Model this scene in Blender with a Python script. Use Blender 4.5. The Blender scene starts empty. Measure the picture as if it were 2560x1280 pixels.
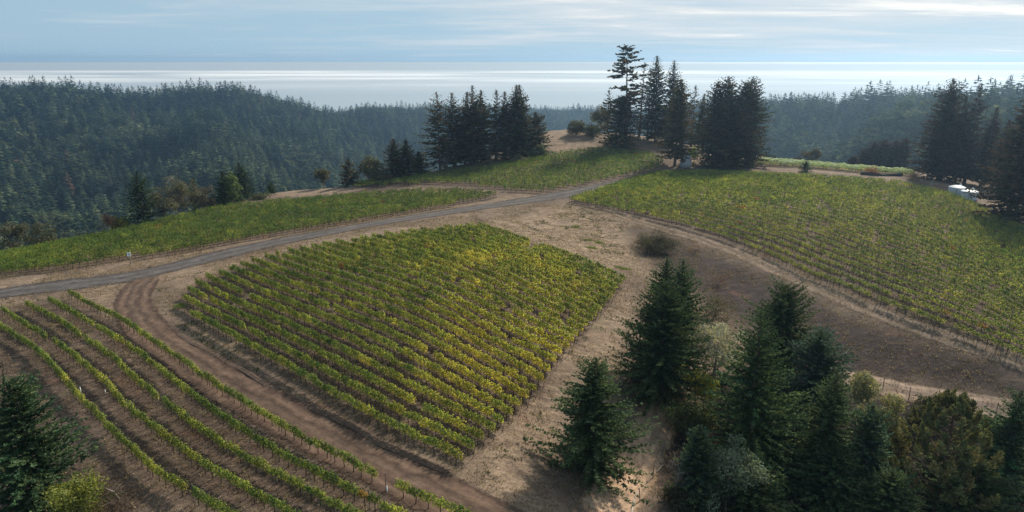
import bpy, math, random
import numpy as np
from mathutils import Vector

# ------------------------------------------------------------------ camera, sky, sun
S = bpy.context.scene
COL = S.collection
R = math.radians
CAMZ = 38.0
PITCH = R(15.9)
FPX = 1707.0                     # focal length in photo pixels (2560 wide)
cam = bpy.data.cameras.new('camera')
cam.lens = 36.0 * FPX / 2560.0
cam.sensor_width = 36.0
cam.clip_start = 0.5
cam.clip_end = 900000.0
camo = bpy.data.objects.new('camera', cam)
COL.objects.link(camo)
camo.location = (0, 0, CAMZ)
camo.rotation_euler = (math.pi / 2 - PITCH, 0, 0)
S.camera = camo

SUN_AZ, SUN_EL = R(37), R(37)
sv = Vector((math.sin(SUN_AZ) * math.cos(SUN_EL), math.cos(SUN_AZ) * math.cos(SUN_EL), math.sin(SUN_EL)))
sl = bpy.data.lights.new('sun', 'SUN')
sl.energy = 4.8
sl.angle = R(4.0)
sl.color = (1.0, 0.89, 0.73)
so = bpy.data.objects.new('sun', sl)
COL.objects.link(so)
so.rotation_euler = sv.to_track_quat('Z', 'Y').to_euler()

S.view_settings.view_transform = 'Standard'
S.view_settings.look = 'None'
S.view_settings.exposure = 0.70
S.view_settings.gamma = 1.0
S.render.engine = 'CYCLES'
S.cycles.max_bounces = 5
S.cycles.diffuse_bounces = 2
S.cycles.glossy_bounces = 2
S.cycles.transmission_bounces = 3
S.cycles.transparent_max_bounces = 8
S.cycles.volume_bounces = 0
S.cycles.use_denoising = True
S.cycles.denoiser = "OPENIMAGEDENOISE"
S.cycles.denoising_prefilter = "NONE"
S.cycles.caustics_reflective = False
S.cycles.caustics_refractive = False


def N(nt, typ, **kw):
    n = nt.nodes.new(typ)
    for k, v in kw.items():
        if k.startswith('_'):
            n.inputs[k[1:]].default_value = v
        else:
            setattr(n, k, v)
    return n


def math_node(nt, op, a, b=None, clamp=False):
    n = nt.nodes.new('ShaderNodeMath')
    n.operation = op
    n.use_clamp = clamp
    for i, v in enumerate((a, b)):
        if v is None:
            continue
        if isinstance(v, (int, float)):
            n.inputs[i].default_value = v
        else:
            nt.links.new(v, n.inputs[i])
    return n.outputs[0]


def ramp(nt, fac, stops):
    n = nt.nodes.new('ShaderNodeValToRGB')
    e = n.color_ramp.elements
    while len(e) > 1:
        e.remove(e[0])
    for i, (p, c) in enumerate(stops):
        if not isinstance(c, (tuple, list)):
            c = (c, c, c)
        el = e[0] if i == 0 else e.new(p)
        el.position = p
        el.color = (c[0], c[1], c[2], 1)
    nt.links.new(fac, n.inputs[0])
    return n.outputs[0]


def mix(nt, fac, a, b, blend='MIX'):
    n = nt.nodes.new('ShaderNodeMix')
    n.data_type = 'RGBA'
    n.blend_type = blend
    for s, v in ((n.inputs[0], fac), (n.inputs[6], a), (n.inputs[7], b)):
        if isinstance(v, (int, float)):
            s.default_value = v
        elif isinstance(v, (tuple, list)):
            s.default_value = (v[0], v[1], v[2], 1)
        else:
            nt.links.new(v, s)
    return n.outputs[2]


def noise(nt, vec, scale, detail=4, rough=0.55, dist=0.0):
    n = nt.nodes.new('ShaderNodeTexNoise')
    n.inputs['Scale'].default_value = scale
    n.inputs['Detail'].default_value = detail
    n.inputs['Roughness'].default_value = rough
    n.inputs['Distortion'].default_value = dist
    if vec is not None:
        nt.links.new(vec, n.inputs['Vector'])
    return n.outputs['Fac']


def mapping(nt, vec, scale=(1, 1, 1), rot=(0, 0, 0), loc=(0, 0, 0)):
    n = nt.nodes.new('ShaderNodeMapping')
    n.inputs['Scale'].default_value = scale
    n.inputs['Rotation'].default_value = rot
    n.inputs['Location'].default_value = loc
    nt.links.new(vec, n.inputs['Vector'])
    return n.outputs[0]


W = bpy.data.worlds.new('World')
S.world = W
W.use_nodes = True
wt = W.node_tree
wt.nodes.clear()
sky = N(wt, 'ShaderNodeTexSky', sky_type='NISHITA', sun_disc=False)
sky.sun_elevation = SUN_EL
sky.sun_rotation = SUN_AZ
sky.altitude = 450
sky.air_density = 1.0
sky.dust_density = 0.6
sky.ozone_density = 2.0
tc = N(wt, 'ShaderNodeTexCoord')
sx = N(wt, 'ShaderNodeSeparateXYZ')
wt.links.new(tc.outputs['Generated'], sx.inputs[0])
lift = N(wt, 'ShaderNodeCombineXYZ')
wt.links.new(sx.outputs[0], lift.inputs[0])
wt.links.new(sx.outputs[1], lift.inputs[1])
wt.links.new(math_node(wt, 'ADD', math_node(wt, 'MULTIPLY', sx.outputs[2], 0.75), 0.24), lift.inputs[2])
wt.links.new(lift.outputs[0], sky.inputs[0])
zz = math_node(wt, 'ADD', math_node(wt, 'MAXIMUM', sx.outputs[2], 0.0), 0.045)
uu = math_node(wt, 'DIVIDE', sx.outputs[0], zz)
vv = math_node(wt, 'DIVIDE', sx.outputs[1], zz)
cx = N(wt, 'ShaderNodeCombineXYZ')
wt.links.new(uu, cx.inputs[0])
wt.links.new(vv, cx.inputs[1])
n1 = noise(wt, mapping(wt, cx.outputs[0], (0.34, 0.62, 1), (0, 0, R(8)), (3.1, 0.4, 0)), 1.0, 8, 0.62, 0.5)
n2 = noise(wt, mapping(wt, cx.outputs[0], (0.13, 0.24, 1), (0, 0, R(-6)), (7.7, 2.2, 0)), 1.0, 4, 0.55, 0.4)
el = sx.outputs[2]
# thicker towards the upper sky and towards the sun
sd = N(wt, 'ShaderNodeVectorMath', operation='DOT_PRODUCT')
wt.links.new(tc.outputs['Generated'], sd.inputs[0])
sd.inputs[1].default_value = sv
tow = math_node(wt, 'MULTIPLY', math_node(wt, 'SUBTRACT', sd.outputs['Value'], 0.68), 0.62)
cov = math_node(wt, 'ADD', math_node(wt, 'MULTIPLY', n1, 0.84), math_node(wt, 'MULTIPLY', n2, 0.80))
cov = math_node(wt, 'SUBTRACT', cov, 0.175)
cov = math_node(wt, 'ADD', cov, tow)
cov = math_node(wt, 'ADD', cov, math_node(wt, 'MULTIPLY', math_node(wt, 'MINIMUM', el, 0.09), 2.2))
cmask = ramp(wt, cov, [(0.55, 0.0), (0.73, 0.50), (0.92, 0.95)])
base = mix(wt, 1.0, sky.outputs[0], (1.05, 0.98, 0.80), 'MULTIPLY')
base = mix(wt, 0.72, base, (2.9, 4.15, 5.0))
cbright = ramp(wt, cov, [(0.62, (3.9, 4.6, 5.1)), (0.9, (5.2, 5.5, 5.7)), (1.06, (7.2, 7.1, 6.7))])
skyc = mix(wt, cmask, base, cbright)
bg = N(wt, 'ShaderNodeBackground', _Strength=0.09)
wt.links.new(skyc, bg.inputs[0])
wo = N(wt, 'ShaderNodeOutputWorld')
wt.links.new(bg.outputs[0], wo.inputs[0])

# ------------------------------------------------------------------ view rays and terrain
cp, sp = math.cos(PITCH), math.sin(PITCH)


def ray(px, py):
    xi = (px - 1280.0) / FPX
    yi = (640.0 - py) / FPX
    return np.array([xi, cp + yi * sp, -sp + yi * cp])


def unz(px, py, z):
    d = ray(px, py)
    t = (z - CAMZ) / d[2]
    return d[0] * t, d[1] * t


def _hash(ix, iy, seed):
    h = (ix.astype(np.int64) * 374761393 + iy.astype(np.int64) * 668265263 + seed * 1442695041) & 0x7fffffff
    h = ((h ^ (h >> 13)) * 1274126177) & 0x7fffffff
    return ((h ^ (h >> 16)) & 0xffff) / 65535.0


def vnoise(x, y, seed=0):
    x = np.asarray(x, float)
    y = np.asarray(y, float)
    ix, iy = np.floor(x), np.floor(y)
    fx, fy = x - ix, y - iy
    fx = fx * fx * (3 - 2 * fx)
    fy = fy * fy * (3 - 2 * fy)
    a = _hash(ix, iy, seed)
    b = _hash(ix + 1, iy, seed)
    c = _hash(ix, iy + 1, seed)
    d = _hash(ix + 1, iy + 1, seed)
    return (a * (1 - fx) + b * fx) * (1 - fy) + (c * (1 - fx) + d * fx) * fy


def fbm(x, y, seed=0, o=4):
    s, a, t = 0.0, 1.0, 0.0
    for k in range(o):
        s = s + a * vnoise(x * 2 ** k, y * 2 ** k, seed + k)
        t += a
        a *= 0.5
    return s / t


# ground heights read off the photograph: pixel, pixel, metres
CTRL = [
    (-200, 1280, -3), (0, 1280, -2.5), (300, 1280, -1.5), (700, 1280, -.3), (1160, 1162, 0), (1280, 1290, -1), (900, 1100, 0.2),
    (476, 790, 0.6), (700, 900, 1.0), (950, 1040, 0.8), (0, 830, -1.2), (300, 900, 0),
    (1200, 570, 3.2), (1565, 700, 0.2), (950, 730, 3.2), (1150, 680, 4.2), (1250, 850, 1.6), (800, 640, 2.4), (1380, 930, 0.3), (1380, 700, 2.4),
    (330, 695, 0.4), (0, 735, -1), (700, 602, 1.2), (1000, 549, 2.0), (1400, 487, 2.6), (1700, 428, 3.6), (-250, 760, -4),
    (0, 692, -1.6), (330, 655, 0.0), (0, 652, -4), (250, 603, -3), (440, 552, -2.2), (600, 522, -1.6), (700, 540, 0), (800, 497, -1), (1000, 490, 0.6), (1250, 492, 2),
    (680, 488, -2.5), (800, 478, -1.5), (900, 472, 0), (1050, 464, 1.2), (1200, 440, 2.8), (1330, 480, 2.6), (1300, 425, 4.0), (1450, 410, 5.0), (1500, 377, 6.4), (1380, 388, 5.8),
    (1400, 328, 11), (1375, 345, 9.6), (1450, 326, 11), (1500, 342, 9.8), (1470, 353, 8.6), (1570, 368, 7.2), (1650, 400, 5.2),
    (2000, 432, 3), (2250, 450, 2), (2400, 480, 1), (2560, 560, -.5), (2800, 600, -3), (1900, 416, 3.6),
    (1430, 500, 2.4), (1700, 500, 3.2), (2000, 540, 2.8), (2300, 600, 2), (2560, 700, .5), (2560, 890, -1.8), (2020, 690, .2), (1700, 560, 1.4),
    (1650, 610, -.4), (1800, 740, -2.4), (2100, 850, -2.8), (2300, 900, -3.6), (2560, 965, -3.8), (2300, 990, -5.5), (2560, 1035, -5.5), (2150, 960, -5.0),
    (1640, 820, -2.2), (1640, 1000, -3.6), (1560, 1250, -4.5), (1480, 1180, -3.4), (1400, 1000, -1.4), (1400, 1240, -2.6),
    (1900, 1280, -9), (2300, 1280, -11), (2560, 1280, -11), (1850, 1130, -7.5), (1900, 960, -5), (2800, 1280, -12), (2800, 1000, -6),
]
WCTRL = [(110, 300, -2), (150, 290, -4), (80, 320, 2), (190, 260, -5), (220, 150, -6), (40, 325, 5), (-140, 160, -8), (-90, 240, -6), (-60, 280, -4), (-180, 60, -6)]
_cx = np.array([unz(*c) for c in CTRL] + [w[:2] for w in WCTRL])
_cz = np.array([c[2] for c in CTRL] + [w[2] for w in WCTRL], float)


def _phi(r2):
    return 0.5 * r2 * np.log(r2 + 1e-9)


_n = len(_cz)
_A = np.zeros((_n + 3, _n + 3))
_sc = 50.0
_c = _cx / _sc
_A[:_n, :_n] = _phi(((_c[:, None] - _c[None]) ** 2).sum(2)) + np.eye(_n) * 0.003
_A[:_n, _n] = 1
_A[:_n, _n + 1:] = _c
_A[_n, :_n] = 1
_A[_n + 1:, :_n] = _c.T
_w = np.linalg.solve(_A, np.concatenate([_cz, np.zeros(3)]))

# outline of the hilltop: the ground falls away outside it
RIM = np.array([(-200, -60), (-170, 60), (-128, 108)] + [unz(*c) for c in
      [(0, 650, -4), (250, 602, -3), (440, 550, -2.2), (560, 525, -2)]] + [unz(*c) for c in
      [(655, 484, -2.5), (720, 466, -1), (900, 462, 0.5), (1050, 440, 1.5), (1150, 418, 3), (1290, 392, 5.5),
       (1350, 352, 8), (1372, 327, 11), (1440, 322, 11.3), (1500, 335, 10.2)]] +
      [(75, 300), (112, 290), (150, 268), (175, 225), (210, 120), (230, -60)])


def rim_dist(x, y):
    d2 = np.full(x.shape, 1e18)
    inside = np.zeros(x.shape, bool)
    n = len(RIM)
    for i in range(n):
        ax, ay = RIM[i]
        bx, by = RIM[(i + 1) % n]
        ex, ey = bx - ax, by - ay
        t = np.clip(((x - ax) * ex + (y - ay) * ey) / (ex * ex + ey * ey), 0, 1)
        d2 = np.minimum(d2, (x - ax - t * ex) ** 2 + (y - ay - t * ey) ** 2)
        c = ((ay > y) != (by > y)) & (x < (bx - ax) * (y - ay) / (by - ay + 1e-12) + ax)
        inside ^= c
    return np.where(inside, 0.0, np.sqrt(d2))


# far hills: photo column, skyline row, ridge distance, valley distance, valley height, slope exponent
HILL = np.array([
    (-700, 185, 1150, 560, -125), (-300, 190, 1200, 580, -130), (0, 203, 1250, 600, -135), (130, 206, 1260, 600, -135), (250, 228, 1280, 600, -135), (360, 238, 1300, 600, -135),
    (470, 220, 1300, 600, -135), (560, 217, 1320, 600, -135), (640, 236, 1350, 620, -135), (740, 260, 1400, 640, -135), (850, 279, 1500, 660, -135),
    (950, 268, 1550, 700, -130), (1080, 268, 1600, 750, -130), (1200, 271, 1800, 800, -130), (1330, 268, 1900, 800, -130), (1490, 277, 1900, 800, -130),
    (1600, 274, 1700, 750, -120), (1800, 262, 1300, 560, -95), (1910, 253, 1080, 520, -85), (2020, 246, 1000, 500, -80), (2100, 253, 980, 480, -80),
    (2150, 243, 950, 470, -78), (2200, 231, 930, 460, -76), (2300, 224, 900, 450, -74), (2400, 221, 880, 450, -74), (2560, 220, 860, 450, -74), (2900, 212, 850, 450, -74), (3300, 205, 850, 450, -74)])
_haz, _hz = [], []
for c in HILL:
    d = ray(c[0], c[1])
    _haz.append(math.atan2(d[0], d[1]))
    _hz.append(CAMZ + d[2] / math.hypot(d[0], d[1]) * c[2] - 17.0)


def far(x, y):
    az = np.arctan2(x, y)
    r = np.hypot(x, y)
    rr = np.interp(az, _haz, HILL[:, 2])
    rv = np.interp(az, _haz, HILL[:, 3])
    zv = np.interp(az, _haz, HILL[:, 4])
    zr = np.interp(az, _haz, _hz)
    s = (r - rv) / (rr - rv)
    sc = np.clip(s, 0, 1)
    up = zv + (zr - zv) * (0.55 * sc + 0.45 * np.sin(sc * math.pi / 2))
    z = np.where(r > rr, zr - (r - rr) * 0.16 - np.maximum(r - rr - 250, 0) * 0.30, up)
    z = np.where(s < 0, zv, z)
    spur = (fbm(x / 170.0, y / 240.0, 5, 3) - 0.68) * 150 * np.clip(s * 3, 0, 1) * np.clip((1.02 - s) * 3.0, 0, 1)
    return np.maximum(z + spur, -470)


def H(x, y):
    x = np.atleast_1d(np.asarray(x, float))
    y = np.atleast_1d(np.asarray(y, float))
    sh = x.shape
    x, y = x.ravel(), y.ravel()
    out = np.empty_like(x)
    for i in range(0, len(x), 20000):
        xs, ys = x[i:i + 20000], y[i:i + 20000]
        d = rim_dist(xs, ys)
        q = np.stack([np.clip(xs, -260, 260), np.clip(ys, -40, 330)], 1) / _sc
        near = _phi(((q[:, None] - _c[None]) ** 2).sum(2)) @ _w[:_n] + _w[_n] + q @ _w[_n + 1:]
        near = np.clip(near, -22, 17)
        near = near + (fbm(xs / 14.0, ys / 14.0, 3, 2) - 0.5) * 0.3
        pl = near - 0.50 * (np.sqrt(d * d + 15.0 ** 2) - 15.0)
        f = far(xs, ys)
        k = 10.0
        m = np.maximum(pl, f)
        sm = m + k * np.log1p(np.exp(-np.abs(pl - f) / k)) * 1.0
        blend = np.clip(d / 60.0, 0, 1)
        out[i:i + 20000] = np.where(d <= 0, near, pl * (1 - blend) + sm * blend)
    return out.reshape(sh)


def H1(x, y):
    return float(H(x, y)[0])


_TS = np.concatenate([np.arange(25, 420, 1.5), np.arange(420, 2600, 12)])


def at(px, py, h=0.0):
    """the spot of ground (lifted by h) seen at a photo pixel"""
    d = ray(px, py)
    P = d[None] * _TS[:, None]
    below = (P[:, 2] + CAMZ) < H(P[:, 0], P[:, 1]) + h
    if not below.any():
        i = len(_TS) - 1
    else:
        i = int(np.argmax(below))
    a, b = _TS[max(i - 1, 0)], _TS[i]
    for _ in range(12):
        m = 0.5 * (a + b)
        p = d * m
        if p[2] + CAMZ < H1(p[0], p[1]) + h:
            b = m
        else:
            a = m
    p = d * b
    return np.array([p[0], p[1], H1(p[0], p[1])])


def atl(pts, h=0.0):
    return np.array([at(p[0], p[1], h) for p in pts])


# ------------------------------------------------------------------ materials
def new_mat(name):
    m = bpy.data.materials.new(name)
    m.use_nodes = True
    m.node_tree.nodes.clear()
    return m, m.node_tree


def out_surf(nt, sh):
    o = nt.nodes.new('ShaderNodeOutputMaterial')
    nt.links.new(sh, o.inputs['Surface'])
    return o


def leaf_mat(name, trans, gloss=0.05, jitter=0.25):
    m, nt = new_mat(name)
    a = N(nt, 'ShaderNodeAttribute', attribute_name='col')
    g = N(nt, 'ShaderNodeNewGeometry')
    nz = noise(nt, g.outputs['Position'], 2.3, 2)
    var = ramp(nt, nz, [(0.25, 1 - jitter), (0.75, 1 + jitter)])
    c = mix(nt, 1.0, a.outputs['Color'], var, 'MULTIPLY')
    df = N(nt, 'ShaderNodeBsdfDiffuse')
    tr = N(nt, 'ShaderNodeBsdfTranslucent')
    nt.links.new(c, df.inputs[0])
    ct = mix(nt, 1.0, c, (1.5, 1.45, 0.8), 'MULTIPLY')
    nt.links.new(ct, tr.inputs[0])
    ms = N(nt, 'ShaderNodeMixShader', _Fac=trans)
    nt.links.new(df.outputs[0], ms.inputs[1])
    nt.links.new(tr.outputs[0], ms.inputs[2])
    gl = N(nt, 'ShaderNodeBsdfGlossy', _Roughness=0.7)
    gl.inputs[0].default_value = (0.4, 0.45, 0.4, 1)
    m2 = N(nt, 'ShaderNodeMixShader', _Fac=gloss)
    nt.links.new(ms.outputs[0], m2.inputs[1])
    nt.links.new(gl.outputs[0], m2.inputs[2])
    out_surf(nt, m2.outputs[0])
    return m


def solid_mat(name, c1, c2=None, scale=6.0, rough=0.85, bump=0.3, spec=0.3, metal=0.0):
    m, nt = new_mat(name)
    c2 = c2 or tuple(v * 0.6 for v in c1)
    g = N(nt, 'ShaderNodeNewGeometry')
    nz = noise(nt, g.outputs['Position'], scale, 5, 0.6)
    c = ramp(nt, nz, [(0.3, c2), (0.7, c1)])
    b = N(nt, 'ShaderNodeBsdfPrincipled', _Roughness=rough, _Metallic=metal)
    b.inputs['Specular IOR Level'].default_value = spec
    nt.links.new(c, b.inputs['Base Color'])
    if bump:
        bn = N(nt, 'ShaderNodeBump', _Strength=bump, _Distance=0.03)
        nt.links.new(nz, bn.inputs['Height'])
        nt.links.new(bn.outputs[0], b.inputs['Normal'])
    out_surf(nt, b.outputs[0])
    return m


M = {}
M['vine'] = leaf_mat('vine_leaves', 0.42, 0.02)
M['needle'] = leaf_mat('needles', 0.15, 0.0)
M['broad'] = leaf_mat('broad_leaves', 0.35, 0.05)
M['far'] = leaf_mat('forest_leaves', 0.2, 0.0)
M['dry'] = leaf_mat('dry_stems', 0.25, 0.0)
M['bark'] = solid_mat('bark', (0.13, 0.10, 0.08), (0.05, 0.038, 0.03), 5)
M['redbark'] = solid_mat('redwood_bark', (0.16, 0.10, 0.075), (0.07, 0.042, 0.03), 4)
M['greybark'] = solid_mat('grey_bark', (0.30, 0.27, 0.24), (0.14, 0.12, 0.11), 6)
M['vinewood'] = solid_mat('vine_wood', (0.09, 0.065, 0.05), (0.035, 0.026, 0.02), 14)
M['post'] = solid_mat('weathered_post', (0.20, 0.16, 0.13), (0.09, 0.07, 0.06), 11)
M['steel'] = solid_mat('rusty_stake', (0.12, 0.08, 0.065), (0.05, 0.035, 0.03), 15)
M['white'] = solid_mat('white_plastic', (0.78, 0.80, 0.80), (0.66, 0.68, 0.68), 1.2, 0.45, 0.05)
M['tankwhite'] = solid_mat('tank_plastic', (0.52, 0.57, 0.62), (0.44, 0.49, 0.54), 0.9, 0.5, 0.05)
M['dark'] = solid_mat('dark_fitting', (0.06, 0.06, 0.065), (0.03, 0.03, 0.03), 4, 0.6)
M['concrete'] = solid_mat('concrete', (0.42, 0.42, 0.42), (0.26, 0.26, 0.27), 1.1, 0.9, 0.3)
M['yellow'] = solid_mat('yellow_paint', (0.75, 0.45, 0.04), (0.6, 0.33, 0.03), 2, 0.5, 0.05)
M['orange'] = solid_mat('orange_paint', (0.55, 0.17, 0.04), (0.42, 0.12, 0.03), 2, 0.5, 0.05)
M['ink'] = solid_mat('dark_lettering', (0.04, 0.04, 0.07), (0.03, 0.03, 0.05), 2, 0.6, 0)
M['planter'] = solid_mat('dark_timber', (0.055, 0.048, 0.045), (0.025, 0.02, 0.02), 5)
M['log'] = solid_mat('bleached_wood', (0.42, 0.38, 0.33), (0.2, 0.17, 0.14), 6)
M['wire'] = solid_mat('fence_wire', (0.2, 0.2, 0.2), (0.12, 0.12, 0.12), 3, 0.6, 0)


# ------------------------------------------------------------------ mesh helpers
def link(name, me, mat=None, parent=None):
    o = bpy.data.objects.new(name, me)
    COL.objects.link(o)
    if mat is not None and me is not None and not me.materials:
        for m in (mat if isinstance(mat, (list, tuple)) else [mat]):
            me.materials.append(m)
    if parent is not None:
        o.parent = parent
    return o


def tag(o, label=None, cat=None, group=None, kind=None):
    if label:
        o['label'] = label
    if cat:
        o['category'] = cat
    if group:
        o['group'] = group
    if kind:
        o['kind'] = kind
    return o


def empty(name, loc, rz=0.0):
    o = bpy.data.objects.new(name, None)
    COL.objects.link(o)
    o.empty_display_size = 0.3
    o.location = loc
    o.rotation_euler = (0, 0, rz)
    return o


def raw_mesh(name, V, F, C=None, mi=None, smooth=False):
    """V (n,3), F list of equal-size index arrays or one array (m,k), C per-vertex colours"""
    me = bpy.data.meshes.new(name)
    V = np.asarray(V, np.float32)
    Fs = F if isinstance(F, list) else [F]
    Fs = [np.asarray(f, np.int32) for f in Fs if len(f)]
    nl = sum(f.size for f in Fs)
    nf = sum(len(f) for f in Fs)
    me.vertices.add(len(V))
    me.vertices.foreach_set('co', V.ravel())
    me.loops.add(nl)
    me.loops.foreach_set('vertex_index', np.concatenate([f.ravel() for f in Fs]))
    me.polygons.add(nf)
    tot = np.concatenate([np.full(len(f), f.shape[1], np.int32) for f in Fs])
    st = np.concatenate([[0], np.cumsum(tot)[:-1]]).astype(np.int32)
    me.polygons.foreach_set('loop_start', st)
    try:
        me.polygons.foreach_set('loop_total', tot)
    except Exception:
        pass
    if mi is not None:
        me.polygons.foreach_set('material_index', np.asarray(mi, np.int32))
    me.polygons.foreach_set('use_smooth', np.full(nf, bool(smooth)))
    if C is not None:
        a = me.color_attributes.new('col', 'FLOAT_COLOR', 'POINT')
        c4 = np.ones((len(V), 4), np.float32)
        c4[:, :3] = C
        a.data.foreach_set('color', c4.ravel())
    me.update()
    me.validate()
    return me


def quads(name, Q, C):
    """Q (n,4,3) separate quads, C (n,3) colour of each"""
    n = len(Q)
    return raw_mesh(name, Q.reshape(-1, 3), np.arange(n * 4).reshape(n, 4), np.repeat(C, 4, 0))


class Geo:
    """collects tubes, boxes, lathes into one mesh"""

    def __init__(self):
        self.V, self.F4, self.F3, self.n = [], [], [], 0

    def add(self, V, F4=None, F3=None):
        V = np.asarray(V, float)
        self.V.append(V)
        if F4 is not None and len(F4):
            self.F4.append(np.asarray(F4) + self.n)
        if F3 is not None and len(F3):
            self.F3.append(np.asarray(F3) + self.n)
        self.n += len(V)

    def tube(self, pts, rad, n=6):
        pts = np.asarray(pts, float)
        k = len(pts)
        rad = np.broadcast_to(np.asarray(rad, float), (k,))
        d = np.gradient(pts, axis=0)
        d /= np.linalg.norm(d, axis=1)[:, None] + 1e-9
        ref = np.array([1.0, 0, 0]) if abs(d[0][2]) > 0.7 else np.array([0, 0, 1.0])
        u = np.cross(d, ref)
        u /= np.linalg.norm(u, axis=1)[:, None] + 1e-9
        v = np.cross(d, u)
        a = np.arange(n) * 2 * math.pi / n
        ring = pts[:, None] + rad[:, None, None] * (u[:, None] * np.cos(a)[None, :, None] + v[:, None] * np.sin(a)[None, :, None])
        V = ring.reshape(-1, 3)
        F = []
        for i in range(k - 1):
            for j in range(n):
                F.append((i * n + j, i * n + (j + 1) % n, (i + 1) * n + (j + 1) % n, (i + 1) * n + j))
        V = np.vstack([V, pts[0], pts[-1]])
        T = []
        for j in range(n):
            T.append((k * n, (j + 1) % n, j))
            T.append((k * n + 1, (k - 1) * n + j, (k - 1) * n + (j + 1) % n))
        self.add(V, F, T)
        return self

    def box(self, c, s, rz=0.0):
        x, y, z = s[0] / 2, s[1] / 2, s[2] / 2
        V = np.array([(-x, -y, -z), (x, -y, -z), (x, y, -z), (-x, y, -z), (-x, -y, z), (x, -y, z), (x, y, z), (-x, y, z)])
        ca, sa = math.cos(rz), math.sin(rz)
        V = np.stack([V[:, 0] * ca - V[:, 1] * sa, V[:, 0] * sa + V[:, 1] * ca, V[:, 2]], 1) + np.asarray(c)
        self.add(V, [(0, 3, 2, 1), (4, 5, 6, 7), (0, 1, 5, 4), (1, 2, 6, 5), (2, 3, 7, 6), (3, 0, 4, 7)])
        return self

    def lathe(self, prof, n=24):
        prof = np.asarray(prof, float)
        a = np.arange(n) * 2 * math.pi / n
        V = np.stack([prof[:, 0][:, None] * np.cos(a), prof[:, 0][:, None] * np.sin(a), np.repeat(prof[:, 1][:, None], n, 1)], 2).reshape(-1, 3)
        F = [(i * n + j, i * n + (j + 1) % n, (i + 1) * n + (j + 1) % n, (i + 1) * n + j) for i in range(len(prof) - 1) for j in range(n)]
        self.add(V, F)
        return self

    def mesh(self, name, smooth=False):
        F = []
        if self.F4:
            F.append(np.vstack(self.F4))
        if self.F3:
            F.append(np.vstack(self.F3))
        return raw_mesh(name, np.vstack(self.V), F, smooth=smooth)


def nrm(v):
    return v / (np.linalg.norm(v, axis=-1, keepdims=True) + 1e-9)


def leaf_quads(rng, c, n, size, aspect=0.8):
    """diamond leaves at c (k,3) facing n"""
    k = len(c)
    t = rng.normal(size=(k, 3))
    u = nrm(np.cross(n, t))
    v = np.cross(n, u)
    s = np.asarray(size).reshape(-1, 1) * 0.5
    return np.stack([c - u * s, c - v * s * aspect, c + u * s, c + v * s * aspect], 1)


def sprays(rng, p, d, ln, wd, flat=0.6):
    """narrow needle sprays from p along unit d"""
    k = len(p)
    upv = np.zeros((k, 3))
    upv[:, 2] = 1
    nn = nrm(upv * flat + rng.normal(size=(k, 3)) * (1 - flat) * 0.9)
    s = nrm(np.cross(d, nn))
    ln = ln[:, None]
    wd = wd[:, None]
    return np.stack([p, p + d * ln * 0.45 + s * wd, p + d * ln, p + d * ln * 0.45 - s * wd], 1)


# ------------------------------------------------------------------ ground
def soft_poly(x, y, poly, w):
    """1 inside a polygon fading to 0 over w metres across its edge"""
    d2 = np.full(x.shape, 1e18)
    ins = np.zeros(x.shape, bool)
    n = len(poly)
    for i in range(n):
        ax, ay = poly[i][:2]
        bx, by = poly[(i + 1) % n][:2]
        ex, ey = bx - ax, by - ay
        t = np.clip(((x - ax) * ex + (y - ay) * ey) / (ex * ex + ey * ey + 1e-9), 0, 1)
        d2 = np.minimum(d2, (x - ax - t * ex) ** 2 + (y - ay - t * ey) ** 2)
        ins ^= ((ay > y) != (by > y)) & (x < (bx - ax) * (y - ay) / (by - ay + 1e-12) + ax)
    d = np.sqrt(d2)
    sd = np.where(ins, d, -d)
    t = np.clip(sd / w * 0.5 + 0.5, 0, 1)
    return t * t * (3 - 2 * t)


def line_dist(x, y, pts):
    d2 = np.full(x.shape, 1e18)
    for i in range(len(pts) - 1):
        ax, ay = pts[i][:2]
        bx, by = pts[i + 1][:2]
        ex, ey = bx - ax, by - ay
        t = np.clip(((x - ax) * ex + (y - ay) * ey) / (ex * ex + ey * ey + 1e-9), 0, 1)
        d2 = np.minimum(d2, (x - ax - t * ex) ** 2 + (y - ay - t * ey) ** 2)
    return np.sqrt(d2)


def catmull(P, step):
    P = np.asarray(P, float)
    Q = np.vstack([2 * P[0] - P[1], P, 2 * P[-1] - P[-2]])
    o = []
    for i in range(1, len(Q) - 2):
        L = np.linalg.norm(Q[i + 1] - Q[i])
        for t in np.linspace(0, 1, max(2, int(L / step) + 1))[:-1]:
            o.append(0.5 * ((2 * Q[i]) + (-Q[i - 1] + Q[i + 1]) * t + (2 * Q[i - 1] - 5 * Q[i] + 4 * Q[i + 1] - Q[i + 2]) * t * t
                            + (-Q[i - 1] + 3 * Q[i] - 3 * Q[i + 1] + Q[i + 2]) * t ** 3))
    o.append(P[-1])
    return np.array(o)


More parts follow.
